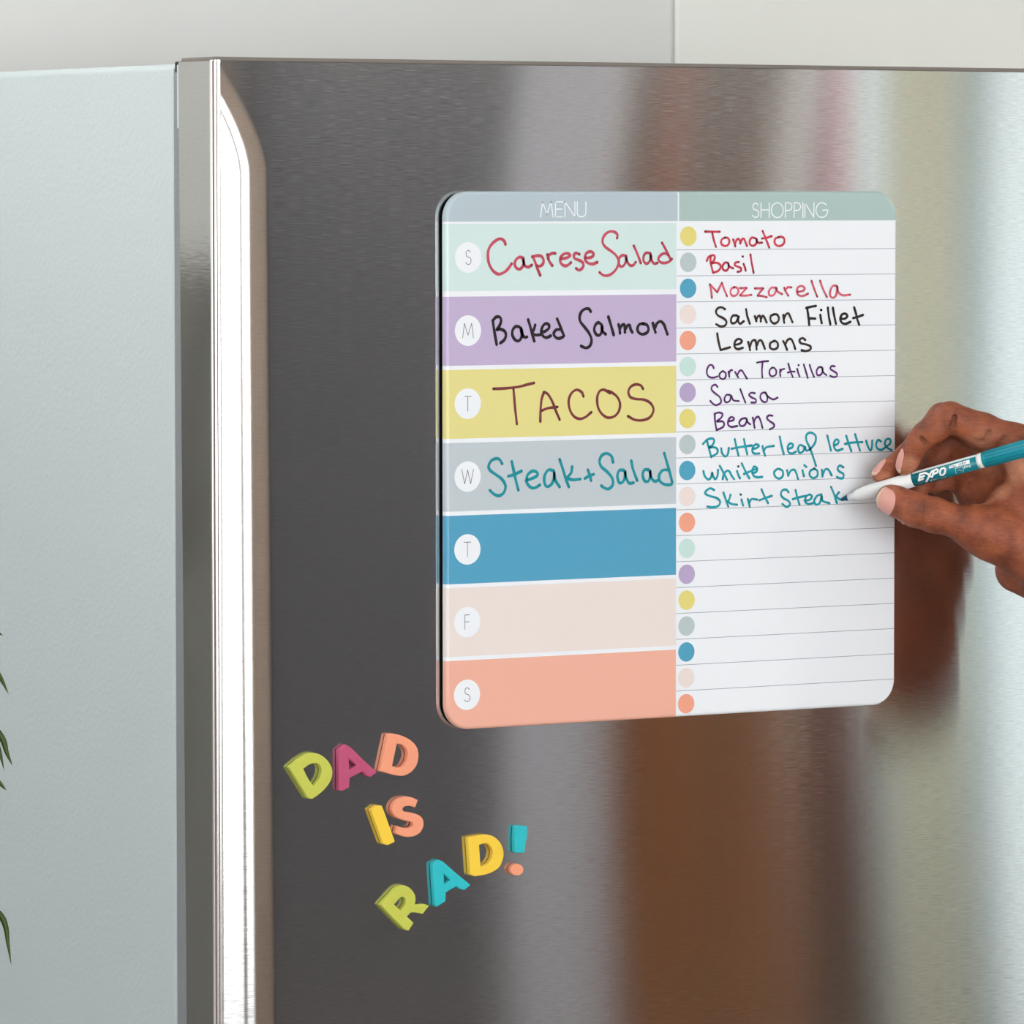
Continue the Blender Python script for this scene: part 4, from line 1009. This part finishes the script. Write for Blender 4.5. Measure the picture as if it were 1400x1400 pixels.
def nail(a, u, nrm, w, l, name='fingernail', curve=.9):
    """a: centre, u: direction to the fingertip, nrm: outward; conform a small shield to the finger"""
    u = u/np.linalg.norm(u); nrm = nrm-u*(nrm@u); nrm /= np.linalg.norm(nrm); v = np.cross(u, nrm)
    N = 14; bm = bmesh.new(); grid = {}
    top, bot = [], []
    P = []
    for i in range(N+1):
        for j in range(N+1):
            s, t = i/N*2-1, j/N*2-1
            k = (1-.16*t*t) ; ws = w/2*(1-.28*max(0, -s)**3)*(1-.22*max(0, s)**4)
            P.append(a+u*(s*l/2*(1-.22*t*t*(1 if abs(s) > .4 else .6)))+v*t*ws)
    P = np.array(P)
    lo, hi = np.full(len(P), .012), np.full(len(P), -.004)
    cur = np.full(len(P), .012)
    for _ in range(40):
        d = sdf(P+nrm*cur[:, None], False); cur = np.maximum(cur-np.clip(d, -.002, .004)*.9, -.0015)
    S = P+nrm*(cur+.00035)[:, None]; S2 = P+nrm*(cur-.0004)[:, None]
    A = [bm.verts.new(p) for p in S]; Bv = [bm.verts.new(p) for p in S2]
    ix = lambda i, j: i*(N+1)+j
    for i in range(N):
        for j in range(N):
            q = (ix(i, j), ix(i+1, j), ix(i+1, j+1), ix(i, j+1))
            f = bm.faces.new([A[k] for k in q]); f.material_index = 1 if i >= N-2 else 0
            bm.faces.new([Bv[k] for k in q[::-1]])
    rim = [ix(i, 0) for i in range(N)]+[ix(N, j) for j in range(N)]+[ix(N-i, N) for i in range(N)]+[ix(0, N-j) for j in range(N)]
    for p, q in zip(rim, rim[1:]+rim[:1]): bm.faces.new([A[p], A[q], Bv[q], Bv[p]])
    bmesh.ops.recalc_face_normals(bm, faces=bm.faces)
    return obj(name, bm, [M_nail, M_nailtip], HD, smooth=True)
def fdir(n): p = Fg[n]['p']; return p[3]-p[2]
T_ = -FW
nail(hp(1214, 684, .0285), fdir('thumb')-UP*.000, T_*1.0-UP*.32-RT*.1, .0190, .0150)
nail(hp(1240, 634, .0225), fdir('index'), -RT*1.0+UP*.2+T_*.25, .0112, .0165)
nail(hp(1206, 645, .0095), fdir('middle'), -RT*.6+UP*.75+T_*.15, .0100, .0145)
nail(hp(1238, 706, -.006), fdir('ring'), -RT*.95-UP*.35-FW*(.05), .0100, .0110)

# ------------------------------------------------------------------ plant left of the fridge
PT = thing('potted_bamboo', 'potted bamboo with narrow green leaves left of the refrigerator', 'plant', (-.68, .12, 0))
M_leaf = noise_mat('bamboo leaf', lin(62, 88, 22), .45, 60, .3); M_stem = mat('bamboo stem', lin(96, 110, 50), .5); M_pot = mat('white pot', lin(225, 222, 215), .4)
obj('pot', lathe([(.12, 0), (.15, .02), (.17, .28), (.175, .3), (.155, .3), (.15, .26)], (-.68, .12, 0), 32), M_pot, PT, smooth=True)
obj('soil', lathe([(.149, .25), (.149, .262)], (-.68, .12, 0), 32), mat('soil', lin(60, 45, 35), .9), PT)
def leaf(P, w, nrm=(0, -1, 0)):
    P = smooth_path(P, 5); n = len(P); bm = bmesh.new(); rows = []
    nv = np.array(nrm, float)
    for i, p in enumerate(P):
        t = i/(n-1); d = P[min(i+1, n-1)]-P[max(i-1, 0)]; d /= np.linalg.norm(d); s = np.cross(d, nv); s /= np.linalg.norm(s)
        ww = w*math.sin(math.pi*min(1, .04+t*.96))**.8*(1-.25*t)*.5+1e-5; k = np.cross(s, d)
        rows.append([bm.verts.new(p-s*ww), bm.verts.new(p+k*ww*.35), bm.verts.new(p+s*ww), bm.verts.new(p+k*(ww*.35+.0002))])
    for a, b in zip(rows, rows[1:]):
        for q in ((0, 1), (1, 2), (2, 3), (3, 0)): bm.faces.new([a[q[0]], a[q[1]], b[q[1]], b[q[0]]])
    bm.faces.new(rows[0]); bm.faces.new(rows[-1][::-1])
    bmesh.ops.recalc_face_normals(bm, faces=bm.faces)
    return obj('leaf', bm, M_leaf, PT, smooth=True)
def lp(px, py, y=.02): return pt(px, py, y)
for P, w in (([(-75, 800), (-35, 835), (-12, 858), (4, 869)], .010),
             ([(-60, 850), (-28, 885), (-2, 922), (12, 949.5)], .008),
             ([(-70, 930), (-25, 975), (2, 1008), (9, 1028), (17, 1047)], .009),
             ([(-50, 945), (-20, 985), (-3, 1020), (6, 1054)], .008),
             ([(-60, 1010), (-25, 1045), (-3, 1068), (9, 1081)], .008),
             ([(-45, 1215), (-15, 1238), (1, 1252), (8, 1268), (11, 1290), (15.5, 1320)], .0085)):
    leaf([lp(*c) for c in P], w*.55)
stems = []
main = smooth_path([np.array((-.64, .10, .26)), np.array((-.60, .06, .75)), lp(-95, 1230), lp(-92, 1010), lp(-90, 780)], 6)
bm = bmesh.new()
for a, c in zip(main, main[1:]): rod(bm, a, c, .0035, 8)
for px_, py_ in ((-75, 800), (-60, 850), (-70, 930), (-50, 945), (-60, 1010), (-45, 1215)):
    q = lp(px_, py_); k = min(main, key=lambda v: np.linalg.norm(v-q-np.array((0, 0, -.012)))); rod(bm, k, q, .0014, 6)
obj('stem', bm, M_stem, PT, smooth=True)
for k, (tx, ty, tz, top) in enumerate(((-.50, -.03, 1.44, 0), (-.55, .05, 1.6, 0), (-.62, .16, 1.7, 0), (-.49, .0, 1.2, 0))):
    bm = bmesh.new(); b = np.array((-.68+.03*k, .10+.02*k, .25)); t = np.array((tx, ty, tz)); pth = smooth_path([b, b+(t-b)*.4+np.array((0, 0, .05)), b+(t-b)*.75+np.array((.0, 0, .04)), t], 6)
    for a, c in zip(pth, pth[1:]): rod(bm, a, c, .004, 8)
    obj('stem', bm, M_stem, PT, smooth=True); stems.append(pth)
for k, pth in enumerate(stems):
    for i in range(8, len(pth), 1):
        p = pth[i]; a = random.uniform(2.2, 4.4); L = random.uniform(.09, .15)
        d = np.array((math.cos(a), math.sin(a)*.8, 0))
        leaf([p, p+d*L*.4+np.array((0, 0, .015)), p+d*L*.8-np.array((0, 0, .03)), p+d*L-np.array((0, 0, .07))], .011, (.2, .1, 1))
